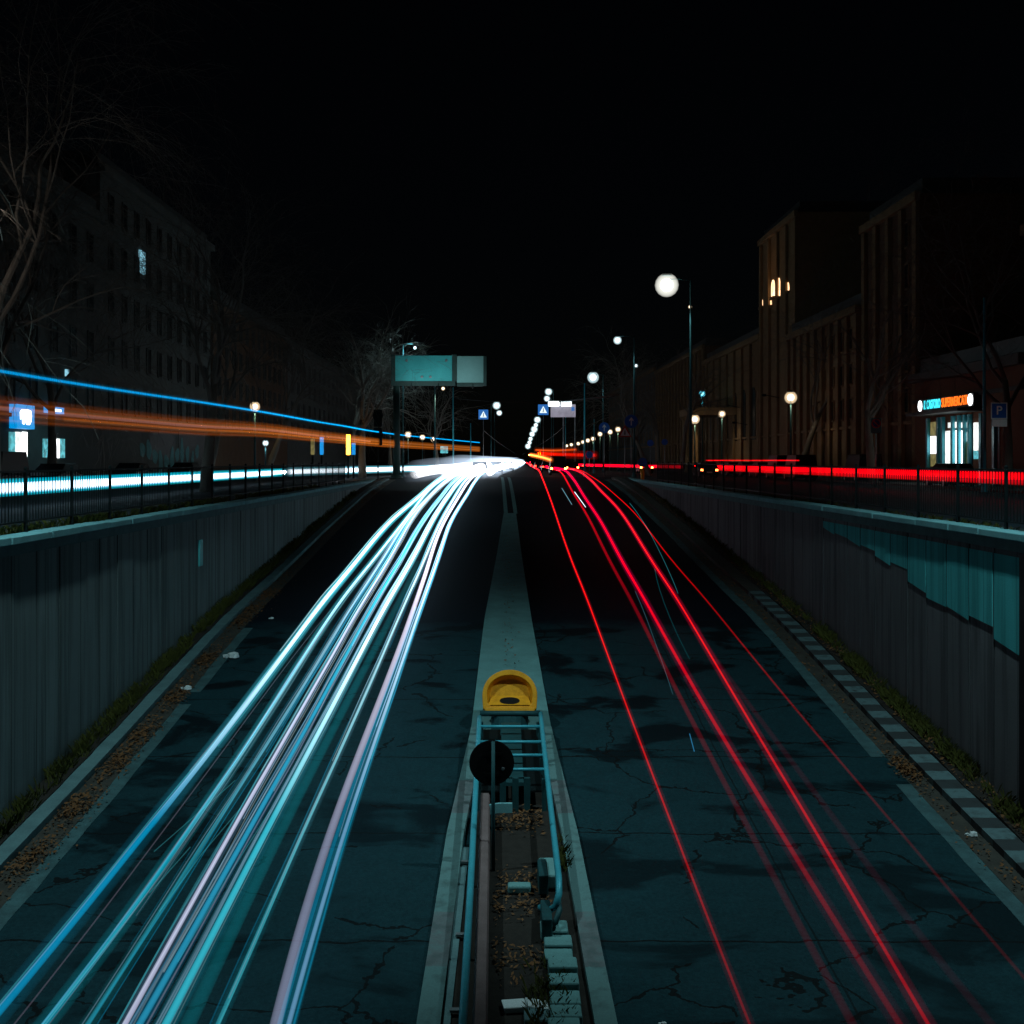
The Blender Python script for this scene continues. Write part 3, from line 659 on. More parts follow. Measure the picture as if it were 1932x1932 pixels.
# tail lights on the right carriageway
RT = lambda a, b=992: [(a, 100), ((a*2 + b)/3, 125), ((a + b*2)/3, 180), (b + 4, 300), (b, 480)]
rg = 'tail light streaks on the right carriageway'
RD, MG = (1.5, .0, .02), (.5, .0, .05)
streak([(1432,1975),(1414,1932),(1369,1815),(1324,1706),(1271,1562),(1215,1419),(1188,1343),(1162,1281),(1126,1182),(1100,1110),(1073,1043),(1045,961),(1025,909)], .8, .036, (.55, .0, .05), (2.6, .02, .0),
       'thin sharp red tail light streak closest to the median', RT(1019), (.08, (.05, 0, .005), (.1, 0, .005)), group=rg, y0=16, y1=42)
streak([(1610,1935),(1590,1897),(1536,1801),(1478,1679),(1404,1552),(1337,1419),(1287,1320),(1248,1250),(1222,1198),(1193,1138),(1162,1073),(1118,996),(1077,926)], .7, .12, (.06, .0, .06), (.3, .0, .1),
       'faint broad mauve red streak second from the median', RT(1062, 1000), None, group=rg, y0=22, y1=70, flat=.5)
streak([(1700,1940),(1618,1799),(1561,1711),(1509,1630),(1470,1567),(1430,1506),(1380,1419),(1338,1340),(1299,1281),(1261,1211),(1222,1141),(1183,1079),(1147,1006),(1106,945)], .8, .08, (.17, .0, .03), (1.1, .0, .04),
       'thick crimson tail light streak in the middle of the right carriageway', RT(1072, 1000), (.14, (.02, 0, .005), (.06, 0, .01)), group=rg, y0=18, y1=50)
streak([(1775,1972),(1752,1932),(1703,1851),(1649,1763),(1597,1664),(1550,1583),(1499,1498),(1449,1419),(1421,1369),(1385,1314),(1343,1250),(1307,1182),(1274,1120),(1235,1063),(1204,1014),(1162,959),(1136,928)], .8, .048, (1.0, .0, .05), (2.6, .03, .0),
       'brightest red tail light streak with an orange far end', [(1108, 94), (1088, 105), (1068, 120)], (.12, (.07, 0, .008), (.14, 0, .01)), group=rg, y0=18, y1=60)
streak([(1955,1872),(1929,1841),(1859,1760),(1794,1677),(1729,1602),(1664,1535),(1584,1431),(1499,1338),(1442,1268),(1377,1185),(1325,1123),(1261,1047),(1222,1001),(1183,952)], .8, .05, (.1, .0, .02), (.7, .0, .06),
       'rightmost thin dark red tail light streak beside the edge line', [(1108, 98), (1082, 115), (1050, 150), (1010, 300)], None, group=rg, y0=22, y1=60)
streak([(1870,1935),(1833,1885),(1755,1789),(1690,1703),(1625,1618),(1587,1561),(1535,1493),(1491,1431),(1416,1333),(1364,1263),(1312,1177)], .7, .13, (.022, .0, .05), (.03, .0, .05), 'very faint wide purple streak right of the brightest red one', group=rg, flat=.5)
for pp, c, r, lab in (
    ([(1188,949),(1216,988),(1235,1024),(1261,1073),(1279,1120)], (.05, .5, .55), .014, 'thin cyan reflection streak crossing the rightmost red streak'),
    ([(1235,1073),(1255,1138),(1271,1187),(1302,1244)], (.0, .22, .25), .014, 'thin dim teal streak between the crimson and brightest red ones'),
    ([(1198,1115),(1229,1190),(1253,1263),(1270,1310)], (.1, .35, .45), .014, 'thin grey blue streak overlapping the crimson one'),
    ([(1301,1384),(1310,1418)], (.1, .8, 1.6), .016, 'short bright blue dash hanging over the right carriageway'),
    ([(1084,928),(1105,957)], (1.2, 1.4, 1.6), .03, 'short white dash on the crimson streak near the crest'),
    ([(1060,921),(1079,952)], (.2, .5, .6), .022, 'short grey dash beside the thin red streak near the crest')):
    streak(pp, .75, r, c, c, lab, group='small stray streaks on the right carriageway')
# streaks on the side streets
def run(pts, r, near, far, label, group, flat=None, halo=None, y0=30, y1=110, sub=5):
    path = catmull([Vector(p) for p in pts], sub)
    o = tag(MB().tube(path, r, 12, flat=flat).build('light_trail', glow(near, far, y0, y1), smooth=True), label, 'light trail', group)
    if halo: MB().tube(path, halo[0], 12, flat=flat).build('soft_glow', glow(halo[1], halo[2], y0, y1), o, smooth=True)
    return o
sg = 'headlight streaks on the left side street'
ln = lambda x, z, a, b, k=8: [(x, a + (b - a) * i / k, z) for i in range(k + 1)]
run(ln(-17, .70, 24, 92), .17, (2.6, 2.6, 2.8), (2.6, 2.6, 2.8), 'thick white headlight streak running behind the left railing', sg, halo=(.32, (.0, .4, .55), (.0, .4, .55)))
run(ln(-17.8, .52, 24, 92), .1, (1.1, .9, 1.3), (2, 2, 2.2), 'lower lilac headlight streak behind the left railing', sg)
run([(-17, 94, .7), (-15.2, 104, .7), (-12.8, 116, .7), (-9.5, 132, .7), (-6, 160, .7), (-3.5, 220, .7)], .22, (2.5, 2.6, 2.8), (2.5, 2.6, 2.8), 'white headlight streak joining the junction behind the gantry pole', sg, halo=(.4, (.05, .2, .25), (.05, .2, .25)))
for (pts, r, k, lab) in (
    ([(-7.2, 99, .5), (-6.0, 108, .75), (-4.6, 125, .8), (-2.5, 160, .8), (1.5, 230, .8)], .46, .5, 'broad white glare of queueing headlights at the crest, outermost of four'),
    ([(-4.6, 101, .55), (-3.9, 110, .8), (-3.0, 128, .85), (-1.2, 165, .85), (2.5, 240, .9)], .55, .55, 'broad white glare of queueing headlights at the crest, second from the left'),
    ([(-2.4, 104, .55), (-2.0, 114, .8), (-1.4, 135, .9), (.3, 175, .9), (4, 260, 1)], .5, .5, 'broad white glare of queueing headlights at the crest, third from the left'),
    ([(-.9, 106, .5), (-.4, 120, .8), (.8, 150, .9), (2.6, 200, .9), (6.5, 330, 1)], .36, .5, 'white glare of headlights at the crest, nearest the median')):
    run(pts, r, (k, k, k*1.04), (k, k, k*1.04), lab, 'headlight glare at the crest', halo=(r*2.5, (.012, .015, .019), (.012, .015, .019)))
bz = 4.05
bp = [(-60, 690), (0, 700), (120, 720), (250, 740), (380, 759), (500, 778), (600, 796), (650, 804), (700, 813), (760, 821), (830, 828), (905, 835)]
bpt = [W(x, y, F * (bz - CZ) / (868 - y)) for x, y in bp]
run(bpt, .05, (.0, 1.1, 2.6), (.0, 1.1, 2.6), 'long thin bright blue streak of a passing bus, above the orange band', 'streaks of the passing bus', halo=(.12, (.0, .03, .06), (.0, .03, .06)))
obt = [Vector((p.x, p.y, p.z - (1.02 if i < 5 else .9))) for i, p in enumerate(bpt)]
ob_ = run(obt, .15, (.06, .013, .0006), (.12, .03, .002), 'broad orange streak band of a passing bus above the left side street', 'streaks of the passing bus', flat=2.6)
rr = random.Random(4)
for i in range(11):                                   # the band is many soft layers
    dz, dr = rr.uniform(-.3, .36), rr.uniform(.02, .055); k_ = rr.uniform(.15, .6); c_ = rr.choice(((1, .22, .01), (1, .3, .04), (.8, .14, .01), (1, .4, .16)))
    a = rr.choice((0, 0, 2, 4)); e = rr.choice((12, 12, 10))
    MB().tube(catmull([p + Vector((0, 0, dz)) for p in obt[a:e]], 5), dr, 10, flat=rr.uniform(.8, 1.8)).build('filament', glow(tuple(v*k_ for v in c_), tuple(v*k_ for v in c_)), ob_, smooth=True)
run([p + Vector((-.02, 0, .02)) for p in obt[:9]], .035, (.7, .32, .3), (.7, .2, .06), 'thin pinkish filament inside the orange bus band', 'streaks of the passing bus', flat=1.8)
for pts, c, r, lab in (([W(1010, 849, 150), W(1045, 850, 145), W(1088, 848, 140)], (1.2, .12, .01), .13, 'short orange red smear of brake lights over the stopped queue'),
        ([W(1018, 856, 140), W(1050, 857, 135), W(1125, 859, 130)], (1.2, .01, .0), .2, 'short deep red smear of tail lights at the crest of the right lanes'),
        ([W(1000, 858, 160), W(1020, 862, 130), W(1040, 868, 112)], (1.2, .25, .04), .12, 'short amber smear of brake lights beside the headlight glare')):
    run(pts, r, c, c, lab, 'tail light smears at the crest', halo=(r*2.6, tuple(v*.05 for v in c), tuple(v*.05 for v in c)))
rgp = 'tail light streaks on the right side street'
run(ln(21.6, .98, 40, 128), .13, (3, .0, .004), (3, .0, .004), 'bright red tail light streak running behind the right railing', rgp, flat=1.3, halo=(.2, (.1, 0, .005), (.1, 0, .005)))
run(ln(21.9, .72, 40, 128), .10, (.8, .0, .008), (2.0, .0, .004), 'lower dark red tail light streak behind the right railing', rgp, flat=1.3)
run(ln(23.4, 1.62, 91, 132), .06, (2.0, .0, .01), (2.0, .0, .01), 'short upper red tail light streak over the parked cars', rgp)
run([(20, 128, .9), (16, 150, .9), (12, 185, .9), (8, 240, .9)], .2, (1.2, .0, .02), (1.2, .0, .02), 'red tail light streak merging toward the far junction', rgp)

# ------------------------------------------------------------------ street lamps
def point(parent, loc, power, color, r=.15, spot=None, rot=None):
    d = bpy.data.lights.new('lamp_light', 'SPOT' if spot else 'POINT'); d.energy = power; d.color = color; d.shadow_soft_size = r
    if spot: d.spot_size = R(spot); d.spot_blend = .45
    o = bpy.data.objects.new('lamp_light', d); col.objects.link(o); o.parent = parent; o.location = loc
    if rot: o.rotation_euler = rot
    return o
def mast(x, y, h, arm, label, m, r=.3, power=0, color=(.6, .95, 1), spot=None, group=None, base=-.05, tilt=None, pole_m='darksteel'):
    """tall mast with an arm reaching arm metres sideways and a lantern whose bowl hangs at (x, y, h)"""
    root = thing('street_lamp', (x + arm, y, base), label, 'street lamp', group)
    H = h - base
    MB().tube([(0, 0, 0), (0, 0, H*.5), (0, 0, H + .3)], [.11, .085, .06], 10).build('pole', M[pole_m], root, smooth=True)
    MB().lathe([(.2, 0), (.2, .25), (.13, .5), (.11, .52)], n=12).build('pole_base', M[pole_m], root)
    if abs(arm) > .05: MB().tube([(0, 0, H + .28), (-arm*.5, 0, H + .42), (-arm*.9, 0, H + .38)], .045, 8).build('arm', M[pole_m], root, smooth=True)
    hd = MB().lathe([(.04, r*1.12+.08), (r*.35, r*1.1), (r*.5, r*.93), (r*.5, r*.88)], (-arm, 0, H), 16).build('lamp_head', M[pole_m], root)
    MB().ball((-arm, 0, H), r * .6, 16).build('lamp_bulb', M[m], root, smooth=True)
    tint = {'lamp_warm': (1, .74, .45), 'lamp_cyan': (.1, .75, 1), 'lamp_big': (1, 1, .9)}.get(m, (.72, .95, 1))
    k = .55 / r
    MB().ball((-arm, 0, H), r * 1.12, 16).build('lamp_halo', glow(tuple(v * k for v in tint), tuple(v * k for v in tint)), root, smooth=True)  # emissive shell added to imitate bloom around the bulb, no real glass
    if power: point(root, (-arm, 0, H - r - .12), power, color, .2, spot, tilt)
    return root
CT = (.60, .95, 1.0)
mast(9.4, 21, 12.5, 3.4, 'unseen tall cool white street lamp added on the right to light the near road', 'lamp_white', .3, 5600, CT, 98, 'tall lamps along the cutting', tilt=(R(20), R(-8), 0))  # this mast and the next are out of view, added to light the road
mast(-9.0, 21, 12.5, -3.6, 'unseen tall cool white street lamp added on the left to light the near road', 'lamp_white', .3, 5600, CT, 98, 'tall lamps along the cutting', tilt=(R(20), R(8), 0))
p = W(1258, 538, 78); mast(p.x, p.y, p.z, 1.6, 'dazzling large white street lamp, by far the brightest, above the right carriageway', 'lamp_big', .72, 420, (.6, .97, 1), 120, 'tall lamps along the cutting')
p = W(1165, 642, 111); mast(p.x, p.y, p.z, 1.6, 'small white street lamp high between the dazzling lamp and the blank lit sign', 'lamp_white', .36, 250, CT, 130, 'tall lamps along the cutting')
p = W(1119, 712, 161); mast(p.x, p.y, p.z, 1.4, 'white street lamp with teal glare above the long arm pole', 'lamp_white', .74, 400, CT, 130, 'tall lamps along the cutting')
ordw = ['first', 'second', 'third', 'fourth', 'fifth', 'sixth', 'seventh', 'eighth', 'ninth', 'tenth']
for i, (px, py, r_) in enumerate(((1035, 739, 6.5), (1032, 752, 5.5), (1014, 792, 6), (1011, 802, 4), (1008, 810, 6), (1004, 819, 5), (1001, 828, 4), (999, 835, 4), (996, 842, 5))):
    d = F * 11 / (868 - py + .01); d = min(d, 640); p = W(px, py, d)
    mast(p.x, p.y, p.z, .8, f'{ordw[i]} white lamp from the top in the row descending to the vanishing point', 'lamp_white', r_ * d / F, group='lamps receding along the middle of the avenue')
for i, (px, py, r_) in enumerate(((937, 765, 7), (942, 779, 5))):
    d = 210 + 30*i; p = W(px, py, d)
    mast(p.x, p.y, p.z, -1.0, ['larger white street lamp right of the pedestrian sign over the median', 'smaller white street lamp just below the larger one over the median'][i], 'lamp_white', r_ * d / F, group='lamps over the far median')
for i, (px, py) in enumerate(((1166, 810), (1151, 815), (1132, 819), (1119, 828), (1109, 831), (1100, 834), (1091, 837), (1078, 839), (1069, 841))):
    d = 4.6 * F / (868 - py); p = W(px, py, d)
    mast(p.x, p.y, p.z, 0, f'{ordw[i]} globe from the right in the row of warm pavement lamps', 'lamp_warm', (5.0 - .25*i) * d / F, 110 if i < 4 else 0, (1, .7, .4), 146, group='globe lamps along the far right pavement')
for px, py, d, m, r_, pw, c, lab in (
    (1492, 750, 105, 'lamp_warm', 11, 150, (1, .78, .5), 'warm white pavement lamp beside the leaning pale trunk on the right'),
    (1311, 791, 150, 'lamp_warm', 8.5, 330, (1, .72, .4), 'round warm lamp in front of the yellowish church porch'),
    (1362, 781, 150, 'lamp_warm', 6.5, 200, (1, .78, .5), 'small oval lamp right of the yellowish church porch'),
    (1325, 743, 158, 'lamp_cyan', 5.5, 200, (.2, .85, 1), 'small cyan lamp above the yellowish church porch'),
    (481, 767, 96, 'lamp_warm', 9, 170, (1, .75, .42), 'warm lamp under a leaning trunk on the left pavement'),
    (501, 836, 120, 'lamp_white', 5.5, 160, (.8, .9, 1), 'low white lamp under the orange bus streak'),
    (770, 820, 150, 'lamp_warm', 6, 120, (1, .75, .45), 'largest of three round lamps right of the gantry pole'),
    (797, 825, 172, 'lamp_warm', 5, 0, (1, .75, .45), 'middle of three round lamps right of the gantry pole'),
    (818, 829, 190, 'lamp_warm', 5, 0, (1, .75, .45), 'rightmost of three round lamps right of the gantry pole'),
    (1200, 690, 170, 'lamp_white', 3.5, 0, CT, 'tiny white lamp below and left of the dazzling lamp'),
    (1302, 579, 150, 'lamp_warm', 3.2, 0, (1, .8, .6), 'tiny warm lamp right below the dazzling lamp')):
    p = W(px, py, d)
    mast(p.x, p.y, p.z, 0, lab, m, r_ * d / F, pw * .75, c, 146, group='single pavement lamps')
p = W(783, 656, 116); mast(p.x, p.y, p.z, -1.2, 'small pale lamp just above the gantry sign', 'lamp_white', .16, 1200, (.5, .9, 1), None, 'lamps by the gantry sign')
p = W(836, 733, 128); mast(p.x, p.y, p.z, -.9, 'small warm lamp peeking out below the gantry sign', 'lamp_warm', .2, 500, (1, .85, .6), 140, 'lamps by the gantry sign')
mast(-18.4, 40.5, 10.2, -1.2, 'warm street lamp on the left pavement just outside the bare tree', 'lamp_warm', .2, 120, (1, .93, .84), None, 'single pavement lamps')

mast(26.8, 52, 8.6, .2, 'unseen cool pavement lamp added beyond the right edge, lighting the parking sign', 'lamp_white', .2, 330, CT, 140, 'single pavement lamps')  # unseen pair added to brighten the parking sign and the shop fronts
mast(-27.2, 53, 8.6, -.2, 'unseen cool pavement lamp added beyond the left edge, lighting the shop fronts', 'lamp_white', .2, 260, CT, 140, 'single pavement lamps')
# ------------------------------------------------------------------ signs
def post_sign(kind, px, py, d, size, label, ground=-.05, post=True):
    p = W(px, py, d); root = thing('road_sign', (p.x, p.y, ground), label, 'road sign'); zc = p.z - ground
    if post: MB().tube([(0, .05, 0), (0, .05, zc + size*.6)], .04, 8).build('post', M['galv'], root, smooth=True)
    if kind in ('arrow', 'round'):
        MB().lathe([(size*.97, -.03), (size, -.025), (size, 0), (size*.97, .005)], (0, 0, zc), 28, 'y').build('sign_disc', M['blue'], root)
        if kind == 'arrow':
            a = MB(); s = size
            a.prism([(-.09*s, -.62*s+zc), (.09*s, -.62*s+zc), (.09*s, .18*s+zc), (.34*s, .0*s+zc), (.34*s, .2*s+zc), (0, .62*s+zc), (-.34*s, .2*s+zc), (-.34*s, 0*s+zc), (-.09*s, .18*s+zc)], 'y', -.04, -.032)
            a.build('white_arrow', M['white'], root)
    if kind == 'triangle':
        t = lambda s, o: [(-s, zc - s*.58), (s, zc - s*.58), (0, zc + s*1.15)]
        MB().prism(t(size, 0), 'y', -.025, 0).build('red_border', M['red'], root, bevel=.02)
        MB().prism(t(size*.68, 0), 'y', -.034, -.027).build('white_field', M['white'], root)
        MB().prism([(-.1*size, zc-.25*size), (.1*size, zc-.25*size), (.06*size, zc+.4*size), (-.06*size, zc+.4*size)], 'y', -.042, -.036).build('symbol', M['black'], root)
    if kind == 'crossing':
        MB().box(-size, size, 0, .12, zc-size, zc+size).build('sign_box', M['blue_lit'], root, bevel=.03)
        MB().prism([(-size*.72, zc-size*.62), (size*.72, zc-size*.62), (0, zc+size*.72)], 'y', -.012, -.004).build('white_triangle', M['white_lit'], root)
        f = MB()                                      # walking figure
        f.ball((0, -.02, zc + size*.28), size*.08, 10); s = size
        f.prism([(-.08*s, zc-.2*s), (.08*s, zc-.2*s), (.07*s, zc+.18*s), (-.07*s, zc+.18*s)], 'y', -.024, -.016)
        f.prism([(-.2*s, zc-.5*s), (-.1*s, zc-.5*s), (.04*s, zc-.2*s), (-.06*s, zc-.2*s)], 'y', -.024, -.016)
        f.prism([(.1*s, zc-.5*s), (.2*s, zc-.5*s), (.08*s, zc-.2*s), (-.02*s, zc-.2*s)], 'y', -.024, -.016)
        f.build('walking_figure', M['black'], root)
    if kind == 'parking':
        MB().box(-size, size, 0, .03, zc-size, zc+size).build('sign_plate', M['blue'], root, bevel=.02)
        b = MB()
        for q in ((-size, size, -size, -size*.88), (-size, size, size*.88, size), (-size, -size*.88, -size*.88, size*.88), (size*.88, size, -size*.88, size*.88)):
            b.box(q[0], q[1], -.012, -.004, zc+q[2], zc+q[3])
        b.build('white_border', M['white'], root)
        text('letter', 'P', size*1.5, M['white'], root, Matrix.Translation((0, -.012, zc)) @ Matrix.Rotation(R(90), 4, 'X'), .005)
        MB().box(-size*.8, size, 0, .03, zc-size*1.95, zc-size*1.04).build('lower_plate', M['white'], root, bevel=.02)
    if kind == 'noparking':
        MB().box(-size, size, 0, .03, zc-size*1.7, zc+size*1.1).build('sign_plate', M['signback'], root, bevel=.02)
        MB().lathe([(size*.86, -.014), (size*.86, -.004)], (0, 0, zc + size*.1), 26, 'y').build('red_ring', M['red'], root)
        MB().lathe([(size*.68, -.02), (size*.68, -.0145)], (0, 0, zc + size*.1), 26, 'y').build('blue_field', M['blue'], root)
        s = size; MB().prism([(-.5*s, zc+.48*s), (-.38*s, zc+.6*s), (.5*s, zc-.28*s), (.38*s, zc-.4*s)], 'y', -.028, -.022).build('red_bar', M['red'], root)
    return root
M['blue_lit'] = emit('lit_blue_sign', (.02, .22, .75), .55)
M['white_lit'] = emit('lit_white_sign', (.8, .95, 1), 1.2)
post_sign('crossing', 912, 782, 150, .62, 'lit blue square pedestrian crossing sign with white triangle, left of the median lamps')
post_sign('crossing', 1025, 773, 190, .85, 'lit blue square pedestrian crossing sign beside the blank lit sign')
post_sign('arrow', 1191, 795, 105, .6, 'larger round blue straight-ahead arrow sign above the right side street')
post_sign('arrow', 1140, 807, 118, .55, 'smaller dim round blue arrow sign left of the larger one')
post_sign('triangle', 1179, 817, 105, .62, 'red bordered warning triangle below the larger blue arrow sign')
post_sign('round', 1112, 858, 122, .38, 'low round blue sign at the split of the carriageways')
post_sign('parking', 1885, 775, 60, .42, 'blue and white parking sign with a lower plate beside the shop')
post_sign('noparking', 1653, 800, 72, .33, 'round no-parking sign on a pale plate in front of the brown facade')
post_sign('round', 1227, 836, 128, .36, 'small round blue sign left of the church porch lamp')
post_sign('round', 1254, 834, 128, .34, 'small round blue sign nearest the church porch lamp')
kb = thing('traffic_bollard', (W(1212, 868, 100).x, 100, -.05), 'yellow bollard with a round blue sign on top in the right junction', 'bollard')
MB().lathe([(.16, 0), (.16, .8), (.13, .92), (.06, .95)], n=14).build('bollard_body', M['yellow'], kb)
MB().lathe([(.4, -.03), (.4, 0)], (0, -.12, 1.5), 24, 'y').build('sign_disc', M['blue'], kb)
MB().tube([(0, 0, .94), (0, 0, 1.85)], .03, 8).build('post', M['galv'], kb)
# gantry sign seen from behind
d = 108; g0 = W(748, 900, d); gs = thing('gantry_sign', (g0.x, d, -.05), 'big teal grey road sign panels seen from behind on one thick pole', 'gantry sign')
def gp(px, py): q = W(px, py, d); return q.x - g0.x, q.z + .05
x0, z1 = gp(746, 671); x1, z0 = gp(853, 719)
MB().box(x0, x1, -.02, .08, z0, z1).build('main_panel', M['signback'], gs)
xa, za = gp(862, 672); xb, zb_ = gp(912, 722)
MB().box(xa, xb, -.02, .08, zb_, za).build('side_panel', M['side_panel'], gs)
fr = MB(); e = .3
ox0, oz1 = gp(738, 669); ox1, oz0 = gp(856, 728)
fr.box(ox0, x0 - .004, -.12, .12, oz0, oz1); fr.box(x0, x1 + e, -.12, .12, oz0, z0 - .004)
fr.box(x1 + .004, xa - .004, -.12, .12, z0, oz1); fr.box(xb + .004, xb + .3, -.12, .12, zb_ - .3, za); fr.box(xa, xb, -.12, .12, zb_ - .35, zb_ - .004)
fr.build('frame', M['signframe'], gs, bevel=.02)
for gx in (x0 + 1.5, x0 + 4.0, x0 + 7.2):  # floods on arms added to brighten the panels; no such lamps known
    MB().tube([(gx, -.12, oz0 + .2), (gx, -1.6, oz0 - .35), (gx, -2.9, oz0 - .3)], .03, 6).build('added_lamp_arm', M['iron'], gs)
    MB().box(gx - .18, gx + .18, -3.05, -2.85, oz0 - .36, oz0 - .28).build('added_flood_lamp', M['iron'], gs, bevel=.02)
    point(gs, (gx, -2.95, oz0 - .1), 120, (.75, .97, 1), .2, 110, (R(125), 0, 0))
for px, py in ((767, 680), (842, 680), (796, 711), (812, 711)):
    x, z = gp(px, py); MB().lathe([(.13, -.06), (.1, -.1), (.03, -.11)], (x, .03, z), 12, 'y').build('bolt', M['galv'], gs)
MB().tube([(0, .1, 0), (0, .1, oz0 - .002)], [.36, .3], 16).build('pole', M['signframe'], gs, smooth=True)
MB().lathe([(.55, 0), (.55, .2), (.38, .3)], (0, .1, 0), 16).build('pole_base', M['signframe'], gs)
# traffic light from behind, left of the pole
q = W(713, 795, 100); tl = thing('traffic_light', (q.x, 100, -.05), 'dark traffic light with two stacked heads seen from behind, left of the gantry pole', 'traffic light')
MB().tube([(0, .1, 0), (0, .1, 4.0)], .06, 8).build('pole', M['iron'], tl, smooth=True)
for zc in (2.7 + 1.0, 5.3):
    b = MB().box(-.36, .36, -.06, .3, zc - .75, zc + .75); b.build('signal_head', M['iron'], tl, bevel=.08)
    MB().lathe([(.44, -.08), (.44, -.05)], (0, 0, zc + .2), 20, 'y').build('back_disc', M['iron'], tl)
# blank lit direction sign over the right lanes
d = 170; s0 = W(1059, 868, d); bs_ = thing('direction_sign', (s0.x, d, -.05), 'blank pale lilac sign with two bright floodlights on top over the right lanes', 'direction sign')
M['panel_glow'] = emit('self_glowing_panel', (.62, .58, .75), .42, .3, .6)  # the floodlighting is put into the panel as its own emission
def sp_(px, py): q = W(px, py, d); return q.x - s0.x, q.z + .05
xa, za = sp_(1039, 763); xb, zb_ = sp_(1086, 787)
MB().box(xa, xb, 0, .15, zb_, za).build('sign_panel', M['panel_glow'], bs_, bevel=.03)
for a_, b_ in ((1034, 1055), (1058, 1078)):
    x2, z2 = sp_(a_, 760); x3, z3 = sp_(b_, 767); MB().box(x2, x3, -.7, -.3, z3, z2 + .2).build('floodlight', M['lamp_white'], bs_, bevel=.1)
for px in (1063, 1085):
    x, _z = sp_(px, 787); MB().tube([(x, .3, 0), (x, .3, zb_ + .8)], .1, 8).build('post', M['galv'], bs_, smooth=True)
MB().box(*[sp_(1078, 0)[0], sp_(1084, 0)[0]], -.03, -.005, sp_(0, 775)[1], sp_(0, 768)[1]).build('blue_symbol', M['blue_lit'], bs_)
# tall pole with a long overhead arm and tram wires
q = W(1103, 868, 120); ap = thing('arm_pole', (q.x, 120, -.05), 'thin teal pole carrying a long pale overhead arm across the lanes', 'pole')
zt = W(0, 722, 120).z; za = W(0, 752, 120).z
MB().tube([(0, 0, 0), (0, 0, zt)], [.12, .07], 10).build('pole', M['pipe'], ap, smooth=True)
MB().tube([((1060-1103)*120/F, 0, za - .25), (0, 0, za), ((1168-1103)*120/F, 0, za + .45)], .06, 8).build('arm', M['galv'], ap, smooth=True)
for px, py0, d, lab in ((855, 730, 135, 'tall thin grey lamp post right of the gantry sign'), (888, 798, 150, 'short teal post left of the pedestrian sign'), (1121, 790, 150, 'dim thin post right of the long arm pole'), (1857, 560, 62, 'tall thin teal pole rising in front of the lit shop sign'), (1067, 765, 180, 'thin brown post under the blank lit sign')):
    q = W(px, 868, d); z = W(0, py0, d).z
    t = thing('signal_post', (q.x, d, -.05), lab, 'post'); MB().tube([(0, 0, 0), (0, 0, z)], [.1, .06], 10).build('shaft', M['pipe'], t, smooth=True); MB().lathe([(.16, 0), (.16, .4), (.1, .5)], n=10).build('post_base', M['pipe'], t)
wz = W(0, 772, 120).z
for pts, lab in (([W(860, 752, 130), W(950, 758, 132), W(1085, 757, 150), W(1168, 745, 120)], 'thin pale overhead wire crossing above the avenue'),
                 ([W(985, 858, 420), W(1030, 832, 200), W(1068, 800, 120)], 'dark overhead wire climbing right from the vanishing point'),
                 ([W(975, 858, 420), W(945, 838, 200), W(912, 812, 120)], 'dark overhead wire climbing left from the vanishing point')):
    tag(MB().tube(catmull([Vector(p) for p in pts], 8), .03, 6).build('overhead_wire', M['black']), lab, 'wire')

# ------------------------------------------------------------------ cars
def make_car(colr, label, tail='tail', head=None, van=False, pos=(0, 0), rot=0):
    """front points to +y when rot=0"""
    colr = tuple(x*.3 for x in colr); body_m = mat('car_paint', colr, tuple(x*.8 for x in colr), .5, 0, scale=2, bmp=0, spec=.12)
    root = thing('parked_car', (pos[0], pos[1], -.044), label, 'car', rot=rot)
    w = .88 if not van else .95; H = 1.46 if not van else 2.1; L = 2.15
    side = [(-L, .32), (-L, .78), (-L+.06, .95), (L-.75, .98), (L-.1, .78), (L, .6), (L-.02, .32), (L-.2, .24), (-L+.2, .24)]
    MB().prism([(y, z) for y, z in side], 'x', -w, w).build('body', body_m, root, bevel=.07)
    b = MB(); t = .13
    if van: cab = [(-L+.05, .94), (-L+.16, H), (L-1.1, H), (L-.55, .97)]
    else: cab = [(-L+.12, .94), (-L+.62, H), (L-1.75, H), (L-.85, .97)]
    n = 4; vs = [(-w+.03 + (t if z > 1.1 else 0), y, z) for y, z in cab] + [(w-.03 - (t if z > 1.1 else 0), y, z) for y, z in cab]
    b.add(vs, [(0, 1, 2, 3), (7, 6, 5, 4)] + [(i, i+4, (i+1) % 4+4, (i+1) % 4) for i in range(4)]); b.build('windows', M['glass'], root, bevel=.05)
    ry0, ry1 = cab[1][0], cab[2][0]
    MB().box(-w+.14, w-.14, ry0 + .02, ry1 - .02, H - .01, H + .03).build('roof', body_m, root, bevel=.02)
    for sx in (-1, 1):
        for yy in (-1.3, 1.32):
            wh = MB().lathe([(.2, -.1), (.31, -.1), (.32, -.06), (.32, .06), (.31, .1), (.2, .1)], (0, 0, 0), 18, 'x').build('wheel', M['rubber'], root, loc=(sx*(w-.1), yy, .32))
            MB().lathe([(.19, -.105), (.19, .105)], (0, 0, 0), 12, 'x').build('rim', M['galv'], wh)
        MB().box(sx*(w-.3), sx*(w-.06), -L-.012, -L+.05, .66, .84).build('tail_light', M[tail], root, bevel=.02)
        MB().box(sx*(w-.34), sx*(w-.08), L-.12, L+.012, .6, .74).build('headlight', M[head] if head else M['glass'], root, bevel=.02)
        MB().box(sx*(w+.005), sx*(w+.15), L-1.15, L-1.0, .96, 1.1).build('wing_mirror', body_m, root, bevel=.03)
    MB().box(-.26, .26, -L-.015, -L+.01, .48, .6).build('number_plate', M['white'], root)
    return root
M['offlamp'] = mat('unlit_red_lens', (.12, .01, .01), (.09, .008, .008), .3, scale=4, bmp=0)
